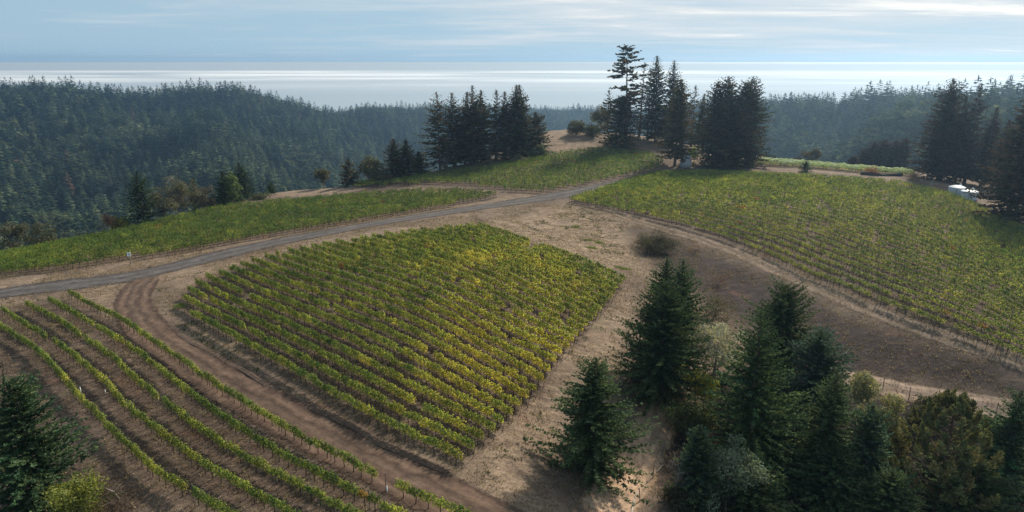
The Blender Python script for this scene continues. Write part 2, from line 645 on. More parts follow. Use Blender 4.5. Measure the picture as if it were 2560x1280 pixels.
ROADS = {
    'main': [(-260, 778), (-80, 748), (0, 734), (100, 719), (220, 706), (330, 690), (430, 668), (550, 638), (700, 604), (850, 575), (1000, 549), (1200, 518), (1400, 488), (1520, 463), (1600, 448), (1680, 435), (1760, 424), (1850, 419)],
    'dirt': [(372, 690), (345, 722), (332, 752), (345, 795), (385, 842), (460, 895), (560, 960), (680, 1025), (800, 1090), (920, 1152), (1050, 1215), (1180, 1278), (1300, 1335)],
    'bank': [(1500, 512), (1570, 545), (1650, 570), (1750, 598), (1850, 635), (1950, 680), (2060, 728), (2180, 778), (2320, 828), (2450, 872), (2560, 912), (2680, 960), (2850, 1020)],
    'fence': [(2060, 935), (2150, 953), (2250, 976), (2350, 995), (2450, 1013), (2560, 1032), (2680, 1055), (2850, 1088), (3050, 1125)],
    'gully': [(1715, 930), (1690, 965), (1660, 1010), (1640, 1060), (1615, 1110), (1590, 1160), (1555, 1215), (1510, 1275), (1480, 1310)],
    'back': [(1850, 419), (1950, 424), (2050, 431), (2150, 438), (2260, 445), (2330, 456)],
    'edge': [(2470, 497), (2520, 525), (2580, 560), (2660, 600)],
}
RW = {k: catmull(atl(v)[:, :2], 1.0) for k, v in ROADS.items()}

BLK = {
    'front': [(170, 742), (5, 775), (-60, 800), (-200, 900), (0, 960), (200, 1060), (420, 1220), (520, 1300), (1230, 1310), (950, 1210), (640, 1045), (440, 905), (300, 805)],
    'centre': [(476, 790), (455, 752), (520, 695), (720, 628), (1000, 585), (1200, 565), (1300, 600), (1565, 700), (1440, 850), (1300, 1010), (1160, 1165), (900, 1035), (700, 915)],
    'left': [(-60, 700), (150, 680), (330, 652), (500, 626), (700, 590), (900, 556), (1100, 522), (1255, 493), (1150, 484), (1000, 486), (800, 502), (600, 522), (440, 550), (250, 600), (-60, 655)],
    'back': [(715, 473), (900, 473), (1010, 464), (1150, 463), (1220, 472), (1330, 490), (1450, 468), (1605, 437), (1665, 414), (1650, 396), (1570, 379), (1490, 374), (1380, 388), (1280, 409), (1180, 425), (1050, 444), (950, 462), (850, 466), (715, 466)],
    'right': [(1423, 500), (1640, 434), (1800, 428), (2000, 436), (2250, 455), (2420, 492), (2560, 572), (2680, 640), (2700, 960), (2560, 900), (2380, 832), (2205, 765), (2020, 694), (1850, 612), (1660, 548), (1576, 540)],
    'net': [(1880, 414), (2000, 419), (2150, 431), (2280, 441), (2290, 434), (2150, 420), (2000, 405), (1885, 402)],
}
BW = {k: atl(v)[:, :2] for k, v in BLK.items()}
SHADEP = atl([(1590, 575), (1700, 600), (1850, 655), (2000, 730), (2180, 810), (2360, 870), (2560, 945), (2700, 990), (2700, 1020), (2560, 1015), (2300, 968), (2120, 940), (1900, 860), (1780, 760), (1640, 680)])[:, :2]  # bank under cloud shade, painted into the ground colour
SHADE2 = atl([(2060, 975), (2250, 995), (2560, 1052), (2750, 1090), (2750, 1400), (1700, 1400), (1640, 1200), (1680, 1060), (1760, 960), (1900, 900)])[:, :2]  # tree slope below the fence, its shade painted dark as well
SHADE3 = atl([(-150, 1000), (0, 985), (180, 1070), (330, 1230), (380, 1330), (-250, 1330)])[:, :2]  # lower left corner, shade painted in the same way
STRAW = [atl(p)[:, :2] for p in [
    [(0, 760), (110, 742), (290, 716), (300, 780), (180, 745), (60, 765)],
    [(-100, 705), (150, 688), (330, 660), (700, 592), (1250, 496), (1300, 500), (1000, 536), (700, 588), (430, 650), (220, 690), (-100, 738)],
    [(420, 700), (560, 655), (760, 608), (1100, 560), (1190, 562), (800, 618), (560, 672), (470, 730)],
    [(1330, 492), (1620, 432), (1700, 424), (1640, 440), (1430, 478), (1250, 510)],
    [(1165, 1180), (1300, 1020), (1450, 850), (1560, 720), (1590, 760), (1520, 900), (1380, 1060), (1300, 1180), (1400, 1290), (1290, 1290)],
    [(1200, 560), (1420, 502), (1560, 560), (1600, 660), (1500, 660), (1330, 600)],
    [(650, 482), (830, 470), (900, 470), (820, 488), (690, 492)],
    [(1370, 330), (1440, 322), (1500, 336), (1530, 372), (1450, 372), (1380, 384)],
]]


def build_ground():
    az = np.radians(np.concatenate([np.linspace(-80, -42, 90, endpoint=False), np.linspace(-42, 42, 620, endpoint=False), np.linspace(42, 80, 91)]))
    r = np.concatenate([np.geomspace(4, 400, 520, endpoint=False), np.geomspace(400, 2950, 170)])
    A, Rr = np.meshgrid(az, r)
    x, y = Rr * np.sin(A), Rr * np.cos(A)
    z = H(x, y)
    n, m = x.shape
    V = np.stack([x.ravel(), y.ravel(), z.ravel()], 1)
    ii, jj = np.meshgrid(np.arange(n - 1), np.arange(m - 1), indexing='ij')
    a = (ii * m + jj).ravel()
    F = np.stack([a, a + 1, a + m + 1, a + m], 1)
    X, Y = V[:, 0], V[:, 1]
    wob = (fbm(X / 3.0, Y / 3.0, 21, 3) - 0.5) * 3.0
    xs, ys = X + wob, Y + (fbm(X / 3.0, Y / 3.0, 31, 3) - 0.5) * 3.0
    nearm = (np.hypot(X, Y) < 420)
    straw = np.zeros(len(V))
    floor = np.zeros(len(V))
    dark = np.zeros(len(V))  # mask of the ground with painted shade
    xs_, ys_ = xs[nearm], ys[nearm]
    s = np.zeros(nearm.sum())
    for p in STRAW:
        s = np.maximum(s, soft_poly(xs_, ys_, p, 3.5))
    straw[nearm] = s
    f = np.zeros(nearm.sum())
    for k, p in BW.items():
        f = np.maximum(f, soft_poly(xs_, ys_, p, 2.0) * (0.75 if k in ('back', 'left') else 1.0))
    floor[nearm] = f
    dk = np.maximum.reduce([soft_poly(xs_, ys_, SHADEP, 4.0) * 0.95, soft_poly(xs_, ys_, SHADE2, 3.0), soft_poly(xs_, ys_, SHADE3, 4.0) * 0.8])
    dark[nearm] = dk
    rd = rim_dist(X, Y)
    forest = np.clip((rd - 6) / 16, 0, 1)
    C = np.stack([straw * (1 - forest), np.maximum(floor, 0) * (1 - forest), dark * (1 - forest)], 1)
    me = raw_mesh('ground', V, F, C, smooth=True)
    at2 = me.attributes.new('forest', 'FLOAT', 'POINT')
    at2.data.foreach_set('value', forest.astype(np.float32))
    m_, nt = new_mat('hillside_soil')
    a = N(nt, 'ShaderNodeAttribute', attribute_name='col')
    fa = N(nt, 'ShaderNodeAttribute', attribute_name='forest')
    sp_ = N(nt, 'ShaderNodeSeparateColor')
    nt.links.new(a.outputs['Color'], sp_.inputs[0])
    g = N(nt, 'ShaderNodeNewGeometry')
    pos = g.outputs['Position']
    big = noise(nt, pos, 0.07, 5, 0.6, 0.4)
    mid = noise(nt, mapping(nt, pos, (0.5, 1.4, 1), (0, 0, R(-42))), 0.8, 5, 0.65, 0.6)
    fine = noise(nt, pos, 4.5, 5, 0.7)
    basec = ramp(nt, big, [(0.3, (0.072, 0.053, 0.041)), (0.5, (0.118, 0.088, 0.067)), (0.72, (0.19, 0.145, 0.105))])
    strawc = ramp(nt, mid, [(0.25, (0.078, 0.057, 0.043)), (0.5, (0.155, 0.115, 0.084)), (0.75, (0.285, 0.215, 0.150))])
    floorc = ramp(nt, mid, [(0.3, (0.040, 0.028, 0.022)), (0.52, (0.072, 0.052, 0.040)), (0.75, (0.14, 0.102, 0.076))])
    shadec = ramp(nt, mid, [(0.3, (0.013, 0.0095, 0.0105)), (0.52, (0.026, 0.0195, 0.020)), (0.78, (0.064, 0.048, 0.043))])  # soil colour with cloud shade painted in
    c = mix(nt, sp_.outputs[0], basec, strawc)
    c = mix(nt, sp_.outputs[1], c, floorc)
    c = mix(nt, sp_.outputs[2], c, shadec)
    c = mix(nt, 1.0, c, ramp(nt, fine, [(0.28, 0.45), (0.5, 1.0), (0.75, 1.5)]), 'MULTIPLY')
    med = noise(nt, mapping(nt, pos, (0.6, 1.0, 1), (0, 0, R(30))), 0.9, 6, 0.72, 0.8)
    c = mix(nt, 1.0, c, ramp(nt, med, [(0.30, 0.60), (0.5, 1.0), (0.70, 1.32)]), 'MULTIPLY')
    # rusty and greenish weathering patches
    pt = noise(nt, mapping(nt, pos, (1, 1, 1), (0, 0, 0), (40, 7, 0)), 0.16, 4, 0.6, 0.5)
    c = mix(nt, ramp(nt, pt, [(0.60, 0.0), (0.72, 0.45)]), c, (0.13, 0.065, 0.045))
    c = mix(nt, ramp(nt, pt, [(0.27, 0.45), (0.38, 0.0)]), c, (0.12, 0.115, 0.065))
    forc = ramp(nt, big, [(0.3, (0.022, 0.030, 0.018)), (0.7, (0.05, 0.055, 0.028))])
    c = mix(nt, fa.outputs['Fac'], c, forc)
    b = N(nt, 'ShaderNodeBsdfPrincipled', _Roughness=0.95)
    b.inputs['Specular IOR Level'].default_value = 0.1
    nt.links.new(c, b.inputs['Base Color'])
    bn = N(nt, 'ShaderNodeBump', _Strength=0.8, _Distance=0.12)
    nt.links.new(math_node(nt, 'ADD', fine, math_node(nt, 'MULTIPLY', mid, 1.3)), bn.inputs['Height'])
    nt.links.new(bn.outputs[0], b.inputs['Normal'])
    out_surf(nt, b.outputs[0])
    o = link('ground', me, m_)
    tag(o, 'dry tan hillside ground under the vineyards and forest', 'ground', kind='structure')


def road_mat(name, stops, edge_noise=0.9, rough=0.95, amax=1.0):
    m, nt = new_mat(name)
    a = N(nt, 'ShaderNodeAttribute', attribute_name='col')
    s = N(nt, 'ShaderNodeSeparateColor')
    nt.links.new(a.outputs['Color'], s.inputs[0])
    g = N(nt, 'ShaderNodeNewGeometry')
    big = noise(nt, g.outputs['Position'], 0.35, 5, 0.6)
    fine = noise(nt, g.outputs['Position'], 5.0, 4, 0.7)
    uvv = N(nt, 'ShaderNodeCombineXYZ')
    nt.links.new(math_node(nt, 'MULTIPLY', s.outputs[0], 7.0), uvv.inputs[0])
    nt.links.new(math_node(nt, 'MULTIPLY', s.outputs[2], 6.0), uvv.inputs[1])
    streak = noise(nt, uvv.outputs[0], 1.0, 4, 0.6)
    u = math_node(nt, 'ADD', s.outputs[0], math_node(nt, 'MULTIPLY', math_node(nt, 'SUBTRACT', big, 0.5), 0.42))
    c = ramp(nt, u, stops)
    c = mix(nt, 1.0, c, ramp(nt, streak, [(0.25, 0.62), (0.5, 1.0), (0.75, 1.35)]), 'MULTIPLY')
    c = mix(nt, 1.0, c, ramp(nt, noise(nt, g.outputs['Position'], 0.9, 6, 0.75, 0.6), [(0.3, 0.6), (0.7, 1.45)]), 'MULTIPLY')
    b = N(nt, 'ShaderNodeBsdfPrincipled', _Roughness=rough)
    b.inputs['Specular IOR Level'].default_value = 0.15
    nt.links.new(c, b.inputs['Base Color'])
    bn = N(nt, 'ShaderNodeBump', _Strength=0.6, _Distance=0.08)
    nt.links.new(math_node(nt, 'ADD', fine, streak), bn.inputs['Height'])
    nt.links.new(bn.outputs[0], b.inputs['Normal'])
    tr = N(nt, 'ShaderNodeBsdfTransparent')
    en = noise(nt, g.outputs['Position'], 1.1, 5, 0.7)
    al = math_node(nt, 'ADD', s.outputs[1], math_node(nt, 'MULTIPLY', math_node(nt, 'SUBTRACT', en, 0.5), edge_noise))
    al = ramp(nt, al, [(0.25, 0.0), (0.6, amax)])
    ms = N(nt, 'ShaderNodeMixShader')
    nt.links.new(al, ms.inputs[0])
    nt.links.new(tr.outputs[0], ms.inputs[1])
    nt.links.new(b.outputs[0], ms.inputs[2])
    out_surf(nt, ms.outputs[0])
    return m


def build_road(name, key, width, mat, lift, label, cat='road'):
    P = RW[key]
    k = len(P)
    d = np.gradient(P, axis=0)
    d /= np.linalg.norm(d, axis=1)[:, None]
    nn = np.stack([-d[:, 1], d[:, 0]], 1)
    L = np.concatenate([[0], np.cumsum(np.linalg.norm(np.diff(P, axis=0), axis=1))])
    w = width * (0.5 + 0.06 * (vnoise(L / 9, L * 0, 4) - 0.5)) * 1.25
    us = np.linspace(-1, 1, 17)
    X = P[:, None, 0] + nn[:, None, 0] * w[:, None] * us
    Y = P[:, None, 1] + nn[:, None, 1] * w[:, None] * us
    Z = H(X, Y) + lift
    V = np.stack([X, Y, Z], 2).reshape(-1, 3)
    m = len(us)
    ii, jj = np.meshgrid(np.arange(k - 1), np.arange(m - 1), indexing='ij')
    a = (ii * m + jj).ravel()
    F = np.stack([a, a + m, a + m + 1, a + 1], 1)
    edge = np.clip((1 - np.abs(us)) / 0.5, 0, 1)
    endf = np.clip(np.minimum(L, L[-1] - L) / 4.0, 0, 1)
    C = np.stack([np.broadcast_to(us * 0.5 + 0.5, (k, m)), edge[None] * endf[:, None], np.broadcast_to((L / 40.0)[:, None], (k, m))], 2).reshape(-1, 3)
    me = raw_mesh(name, V, F, C, smooth=True)
    o = link(name, me, mat)
    tag(o, label, cat, kind='structure')


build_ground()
gravel = road_mat('gravel', [(0.0, (0.13, 0.10, 0.085)), (0.16, (0.046, 0.041, 0.041)), (0.32, (0.078, 0.070, 0.068)), (0.5, (0.048, 0.044, 0.044)), (0.66, (0.082, 0.074, 0.072)), (0.84, (0.036, 0.032, 0.033)), (1.0, (0.13, 0.10, 0.085))], 1.3)
reddirt = road_mat('red_dirt', [(0.0, (0.085, 0.058, 0.045)), (0.14, (0.052, 0.033, 0.025)), (0.27, (0.105, 0.070, 0.051)), (0.36, (0.060, 0.038, 0.029)), (0.52, (0.088, 0.060, 0.045)), (0.64, (0.052, 0.034, 0.026)), (0.74, (0.105, 0.070, 0.051)), (0.88, (0.050, 0.032, 0.025)), (1.0, (0.05, 0.033, 0.026))], 1.3)
paledirt = road_mat('pale_dirt', [(0.0, (0.12, 0.09, 0.07)), (0.28, (0.225, 0.170, 0.128)), (0.5, (0.125, 0.094, 0.073)), (0.72, (0.225, 0.170, 0.128)), (1.0, (0.12, 0.09, 0.07))], 1.7, amax=0.62)
build_road('gravel_road', 'main', 7.0, gravel, 0.05, 'grey gravel road curving across the vineyard hilltop')
build_road('dirt_road', 'dirt', 5.4, reddirt, 0.09, 'reddish dirt road running down between two vineyard blocks')
build_road('bank_track', 'bank', 3.4, paledirt, 0.05, 'pale tyre track along the foot of the right vineyard', 'track')
fencedirt = road_mat('fence_track_dirt', [(0.0, (0.14, 0.10, 0.078)), (0.28, (0.25, 0.185, 0.14)), (0.5, (0.15, 0.11, 0.085)), (0.72, (0.26, 0.19, 0.145)), (1.0, (0.14, 0.10, 0.078))], 0.9)
build_road('fence_track', 'fence', 4.0, fencedirt, 0.05, 'pale dirt track beside the wire fence', 'track')
leafdirt = road_mat('leaf_strewn_dirt', [(0.0, (0.20, 0.135, 0.09)), (0.4, (0.36, 0.25, 0.17)), (0.6, (0.33, 0.23, 0.16)), (1.0, (0.20, 0.14, 0.095))], 1.4)
build_road('gully_path', 'gully', 4.8, leafdirt, 0.05, 'pale dirt path dropping between the firs', 'path')
build_road('hilltop_track', 'back', 4.0, paledirt, 0.05, 'pale track between the netted vines and right vineyard', 'track')
build_road('edge_track', 'edge', 5.0, paledirt, 0.05, 'pale dirt strip beside the right vineyard and water tanks', 'track')


def build_bank():
    # small cut bank along the upper side of the dirt road
    P = RW['dirt'][18:]
    k = len(P)
    d = np.gradient(P, axis=0)
    d /= np.linalg.norm(d, axis=1)[:, None]
    nn = np.stack([-d[:, 1], d[:, 0]], 1)
    if nn[k // 2][1] < 0:
        nn = -nn
    s = np.arange(k)
    amp = np.clip(np.minimum(s, k - 1 - s) / 12.0, 0, 1)
    hgt = (0.03 + 0.9 * np.clip(fbm(s / 5.0, s * 0, 8, 3) - 0.36, 0, 1)) * amp
    off = [2.35, 2.5, 2.9, 3.8]
    zz_ = [0.0, 0.75, 1.0, 0.0]
    jit = (fbm(s / 4.0, s * 0, 9, 3) - 0.5) * 1.0
    X = np.stack([P[:, 0] + nn[:, 0] * (o + jit) for o in off], 1)
    Y = np.stack([P[:, 1] + nn[:, 1] * (o + jit) for o in off], 1)
    Z = H(X, Y) + hgt[:, None] * np.array(zz_)[None] - np.array([0.05, 0, 0, 0.06])[None]
    V = np.stack([X, Y, Z], 2).reshape(-1, 3)
    ii, jj = np.meshgrid(np.arange(k - 1), np.arange(3), indexing='ij')
    a = (ii * 4 + jj).ravel()
    F = np.stack([a, a + 4, a + 5, a + 1], 1)
    me = raw_mesh('earth_bank', V, F, smooth=False)
    mt = solid_mat('bank_earth', (0.085, 0.058, 0.042), (0.035, 0.022, 0.017), 2.5, 0.95, 0.6)
    o = link('earth_bank', me, mt)
    tag(o, 'low dark cut bank along the upper edge of the dirt road', 'bank', kind='structure')


build_bank()


def build_sea():
    rs = np.geomspace(3300, 600000, 60)
    az = np.radians(np.linspace(-75, 75, 61))
    A, Rr = np.meshgrid(az, rs)
    V = np.stack([(Rr * np.sin(A)).ravel(), (Rr * np.cos(A)).ravel(), np.full(A.size, -460.0)], 1)
    n, m = A.shape
    ii, jj = np.meshgrid(np.arange(n - 1), np.arange(m - 1), indexing='ij')
    a = (ii * m + jj).ravel()
    F = np.stack([a, a + 1, a + m + 1, a + m], 1)
    me = raw_mesh('sea', V, F)
    mt, nt = new_mat('sea_water')
    g = N(nt, 'ShaderNodeNewGeometry')
    pos = mapping(nt, g.outputs['Position'], (0.001, 0.001, 0.001))          # kilometres
    s = N(nt, 'ShaderNodeSeparateXYZ')
    nt.links.new(pos, s.inputs[0])
    n1 = noise(nt, mapping(nt, pos, (0.10, 0.19, 1), (0, 0, R(4))), 1.0, 5, 0.55, 0.4)
    n2 = noise(nt, mapping(nt, pos, (0.12, 0.7, 1), (0, 0, R(-3)), (5, 3, 0)), 1.0, 5, 0.6, 0.3)
    # fog and sun glare painted white into the water, 16 to 42 km out
    yb = ramp(nt, math_node(nt, 'DIVIDE', s.outputs[1], 100.0), [(0.11, 0.0), (0.18, 0.7), (0.27, 1.0), (0.36, 0.9), (0.44, 0.0)])
    pat = math_node(nt, 'ADD', math_node(nt, 'MULTIPLY', n1, 0.58), math_node(nt, 'MULTIPLY', n2, 0.42))
    fog_glare = math_node(nt, 'MULTIPLY', ramp(nt, pat, [(0.39, 0.0), (0.60, 1.0)]), yb)
    far2 = ramp(nt, math_node(nt, 'DIVIDE', s.outputs[0], 200.0), [(0.1, 0.0), (0.5, 0.55)])  # bright glow along the right horizon, painted into the sea colour
    far2 = math_node(nt, 'MULTIPLY', far2, ramp(nt, math_node(nt, 'DIVIDE', s.outputs[1], 400.0), [(0.25, 0.0), (0.5, 1.0)]))
    fog_glare = math_node(nt, 'MAXIMUM', fog_glare, math_node(nt, 'MULTIPLY', far2, ramp(nt, n1, [(0.40, 0.0), (0.5, 1.0)])))
    wat = N(nt, 'ShaderNodeBsdfPrincipled', _Roughness=0.9)
    wat.inputs['Base Color'].default_value = (0.28, 0.32, 0.35, 1)
    wat.inputs['Specular IOR Level'].default_value = 0.25
    fog = N(nt, 'ShaderNodeBsdfDiffuse')  # flat white that paints both fog and glare on the water
    fog.inputs[0].default_value = (0.80, 0.80, 0.79, 1)
    up = N(nt, 'ShaderNodeCombineXYZ', _Z=1.0)
    ms = N(nt, 'ShaderNodeMixShader')
    nt.links.new(fog_glare, ms.inputs[0])
    nt.links.new(wat.outputs[0], ms.inputs[1])
    nt.links.new(fog.outputs[0], ms.inputs[2])
    out_surf(nt, ms.outputs[0])
    o = link('sea', me, mt)
    tag(o, 'pale ocean with painted fog and glare bands reaching the horizon', 'sea', kind='structure')


build_sea()


def build_haze():
    g = Geo()
    g.box((0, 1450, -207), (6000, 3300, 534))
    me = g.mesh('haze')
    m, nt = new_mat('haze_air')
    v = N(nt, 'ShaderNodeVolumePrincipled')
    v.inputs['Color'].default_value = (0.42, 0.68, 1.0, 1)
    v.inputs['Density'].default_value = 0.00020
    v.inputs['Anisotropy'].default_value = 0.76
    o = nt.nodes.new('ShaderNodeOutputMaterial')
    nt.links.new(v.outputs[0], o.inputs['Volume'])
    ob = link('haze', me, m)
    tag(ob, 'thin bluish air haze over the valley', 'haze', kind='stuff')


build_haze()

# ------------------------------------------------------------------ vines
ONES = 'first second third fourth fifth sixth seventh eighth ninth tenth eleventh twelfth thirteenth fourteenth fifteenth sixteenth seventeenth eighteenth nineteenth'.split()
TENS = {20: 'twenti', 30: 'thirti', 40: 'forti', 50: 'fifti'}
TENW = {20: 'twenty', 30: 'thirty', 40: 'forty', 50: 'fifty'}


def ordinal(k):
    if k < 20:
        return ONES[k - 1]
    t = k // 10 * 10
    return TENS[t] + 'eth' if k == t else TENW[t] + '-' + ONES[k - t - 1]


GREEN = np.array([0.082, 0.132, 0.038])
YGREEN = np.array([0.255, 0.278, 0.066])
YELLOW = np.array([0.480, 0.410, 0.080])
RUST = np.array([0.240, 0.120, 0.045])


def vine_quads(rng, P, D, hi, lo, tint, nleaf, size, width, red=None):
    """leaves of vines standing at P (k,3), row direction D (k,2); returns (k,nleaf,4,3),(k,nleaf,3)"""
    k = len(P)
    s = np.where(rng.uniform(size=(k, nleaf)) < 0.6, rng.uniform(-0.78, 0.78, (k, nleaf)), rng.normal(0, 0.34, (k, nleaf)) + rng.uniform(-.25, .25, (k, 1)))
    t = rng.beta(1.5, 1.15, (k, nleaf))
    sh = 0.15 * np.sin(s * 9 + rng.uniform(0, 6, (k, 1))) + 0.10 * np.sin(s * 21 + rng.uniform(0, 6, (k, 1)))
    z = lo[:, None] + (hi[:, None] - lo[:, None] + sh) * t
    wd = width * (0.55 + 0.75 * np.sin(np.clip(t, 0, 1) * 2.6 + 0.35))
    lat = rng.normal(0, 0.42, (k, nleaf)) * wd
    nx, ny = -D[:, 1], D[:, 0]
    c = np.stack([P[:, 0, None] + D[:, 0, None] * s + nx[:, None] * lat,
                  P[:, 1, None] + D[:, 1, None] * s + ny[:, None] * lat,
                  P[:, 2, None] + z], 2).reshape(-1, 3)
    sg = np.sign(lat).reshape(-1, 1)
    nvec = np.stack([np.repeat(nx, nleaf), np.repeat(ny, nleaf), np.zeros(k * nleaf)], 1) * sg * 0.8
    nvec = nvec + np.array([0, 0, 0.55]) + rng.normal(0, 0.32, (k * nleaf, 3))
    Q = leaf_quads(rng, c, nrm(nvec), size * rng.uniform(0.7, 1.35, k * nleaf), 0.9)
    y = np.clip(tint[:, None] + (0.45 - t) * 0.5 + rng.normal(0, 0.09, (k, nleaf)), 0, 1).reshape(-1, 1)
    col = np.where(y < 0.5, GREEN + (YGREEN - GREEN) * (y / 0.5), YGREEN + (YELLOW - YGREEN) * ((y - 0.5) / 0.5))
    if red is not None:
        rr = (rng.uniform(size=(k, nleaf)) < red[:, None]).reshape(-1, 1)
        col = np.where(rr, RUST, col)
    col = col * rng.uniform(0.75, 1.25, (k * nleaf, 1)) * np.repeat(rng.uniform(0.78, 1.2, k), nleaf)[:, None]
    return Q.reshape(k, nleaf, 4, 3), col.reshape(k, nleaf, 3)


_tr = random.Random(3)
TRUNKS = []
for i in range(6):
    g = Geo()
    a = _tr.uniform(0, 6.28)
    b = _tr.uniform(0.03, 0.09)
    g.tube([(0, 0, -0.1), (b * math.cos(a) * .5, b * math.sin(a) * .5, 0.35), (b * math.cos(a), b * math.sin(a), 0.7), (0, 0, 0.98)], [0.06, 0.045, 0.042, 0.055], 5)
    g.tube([(0, 0, 0.93), (0.3, 0.0, 1.04), (0.68, 0.02, 1.02)], [0.04, 0.03, 0.02], 4)
    g.tube([(0, 0, 0.93), (-0.3, 0.0, 1.03), (-0.68, -0.02, 1.02)], [0.04, 0.03, 0.02], 4)
    TRUNKS.append(g.mesh('vine_trunk'))
g = Geo()
g.tube([(0, 0, -0.1), (0, 0, 1.0), (0, 0, 1.95)], 0.045, 6)
POST = g.mesh('post')
g = Geo()
g.tube([(0, 0, -0.1), (0, 0, 1.0), (0, 0, 2.1)], 0.026, 5)
STAKE = g.mesh('stake')
for me in TRUNKS:
    me.materials.append(M['vinewood'])
POST.materials.append(M['post'])
STAKE.materials.append(M['steel'])

GAPS = []          # vine gaps in the world: (x, y, radius)
nrow = 0


def make_row(line, label, group, block, rng, near, leaf, nleaf, hi, lo, width, tintf, post_every=5, post_mesh=None, trunk_parts=True, spacing=1.35, lean=0.0, gapp=0.015, vary=1.0):
    """one trellised vine row along a world polyline (n,2)"""
    seg = np.linalg.norm(np.diff(line, axis=0), axis=1)
    L = np.concatenate([[0], np.cumsum(seg)])
    if L[-1] < 3:
        return
    n = max(2, int(L[-1] / spacing))
    s = (np.arange(n) + 0.5) * L[-1] / n
    X = np.interp(s, L, line[:, 0]) + rng.normal(0, .05, n)
    Y = np.interp(s, L, line[:, 1]) + rng.normal(0, .05, n)
    Z = H(X, Y)
    e = 0.5
    dx = np.interp(np.minimum(s + e, L[-1]), L, line[:, 0]) - np.interp(np.maximum(s - e, 0), L, line[:, 0])
    dy = np.interp(np.minimum(s + e, L[-1]), L, line[:, 1]) - np.interp(np.maximum(s - e, 0), L, line[:, 1])
    D = np.stack([dx, dy], 1)
    D /= np.linalg.norm(D, axis=1)[:, None]
    keep = rng.uniform(size=n) > gapp
    for gx, gy, gr in GAPS:
        keep &= np.hypot(X - gx, Y - gy) > gr
    P = np.stack([X, Y, Z], 1)
    root = empty('vine_row', P[n // 2])
    tag(root, label, 'vine row', group)
    org = P[n // 2]
    sc = np.where(rng.uniform(size=n) < 0.10 * vary, rng.uniform(0.5, 0.8, n), 1 + rng.uniform(-.10, .12, n) * vary)
    hi_ = lo + (hi - lo) * sc
    tint = np.clip(tintf(X, Y) + rng.normal(0, 0.10, n), 0, 1)
    red = np.where(rng.uniform(size=n) < 0.006, rng.uniform(0.3, 0.8, n), rng.uniform(0, 0.015, n))
    idx = np.where(keep)[0]
    if len(idx) == 0:
        return
    Q, Cc = vine_quads(rng, P[idx], D[idx], hi_[idx], np.full(len(idx), lo), tint[idx], nleaf, leaf, width, red[idx])
    rz = np.arctan2(D[:, 1], D[:, 0])
    if near:
        for j, i in enumerate(idx):
            me = quads('vine', Q[j] - P[i], Cc[j])
            v = link('vine', me, M['vine'], root)
            v.location = P[i] - org
            t = link('trunk', TRUNKS[(i * 7 + nrow) % 6], None, v)
            t.rotation_euler = (0, 0, rz[i])
    else:
        nq = Q.shape[0] * Q.shape[1]
        if trunk_parts:
            me = quads('foliage', Q.reshape(-1, 4, 3) - org, Cc.reshape(-1, 3))
            link('foliage', me, M['vine'], root)
            for i in idx:
                t = link('trunk', TRUNKS[(i * 7 + nrow) % 6], None, root)
                t.location = P[i] - org
                t.rotation_euler = (0, 0, rz[i])
        else:
            # too far to part leaf from stem: stems go in the same mesh
            V = [Q.reshape(-1, 3) - org]
            C_ = [np.repeat(Cc.reshape(-1, 3), 4, 0)]
            q = P[idx] - org
            for ax in ((0.045, 0.0), (0.0, 0.045)):
                o4 = np.array([(-ax[0], -ax[1], -.05), (ax[0], ax[1], -.05), (ax[0], ax[1], 1.15), (-ax[0], -ax[1], 1.15)])
                V.append((q[:, None] + o4[None]).reshape(-1, 3))
                C_.append(np.tile(np.array([[0.05, 0.036, 0.028]]), (len(q) * 4, 1)))
            V = np.vstack(V)
            me = raw_mesh('foliage', V, np.arange(len(V)).reshape(-1, 4), np.vstack(C_))
            link('foliage', me, M['vine'], root)
    pm = post_mesh or POST
    ps = list(np.arange(0, n, post_every)) if post_every else []
    for i in ps + [n - 1]:
        p = link('post', pm, None, root)
        off = (-0.65 if i == 0 else 0.65 if i == n - 1 else 0.62)
        p.location = (P[i] - org) + np.array([D[i][0] * off, D[i][1] * off, 0.0])
        p.location.z = H1(X[i] + D[i][0] * off, Y[i] + D[i][1] * off) - org[2]
        if lean and i in (0, n - 1):
            sgn = -1 if i == 0 else 1
            p.rotation_euler = (-D[i][1] * lean * sgn, D[i][0] * lean * sgn, 0)
    return root


def resample(P, n):
    P = np.asarray(P, float)
    L = np.concatenate([[0], np.cumsum(np.linalg.norm(np.diff(P, axis=0), axis=1))])
    s = np.linspace(0, L[-1], n)
    return np.stack([np.interp(s, L, P[:, k]) for k in range(P.shape[1])], 1)


def clip_poly(line, poly):
    """pieces of a polyline inside a polygon"""
    P = resample(line, 500)
    ins = soft_poly(P[:, 0], P[:, 1], poly, 0.01) > 0.5
    out, cur = [], []
    for p, i in zip(P, ins):
        if i:
            cur.append(p)
        elif cur:
            out.append(np.array(cur))
            cur = []
    if cur:
        out.append(np.array(cur))
    return [o for o in out if len(o) > 3]


rng = np.random.default_rng(11)
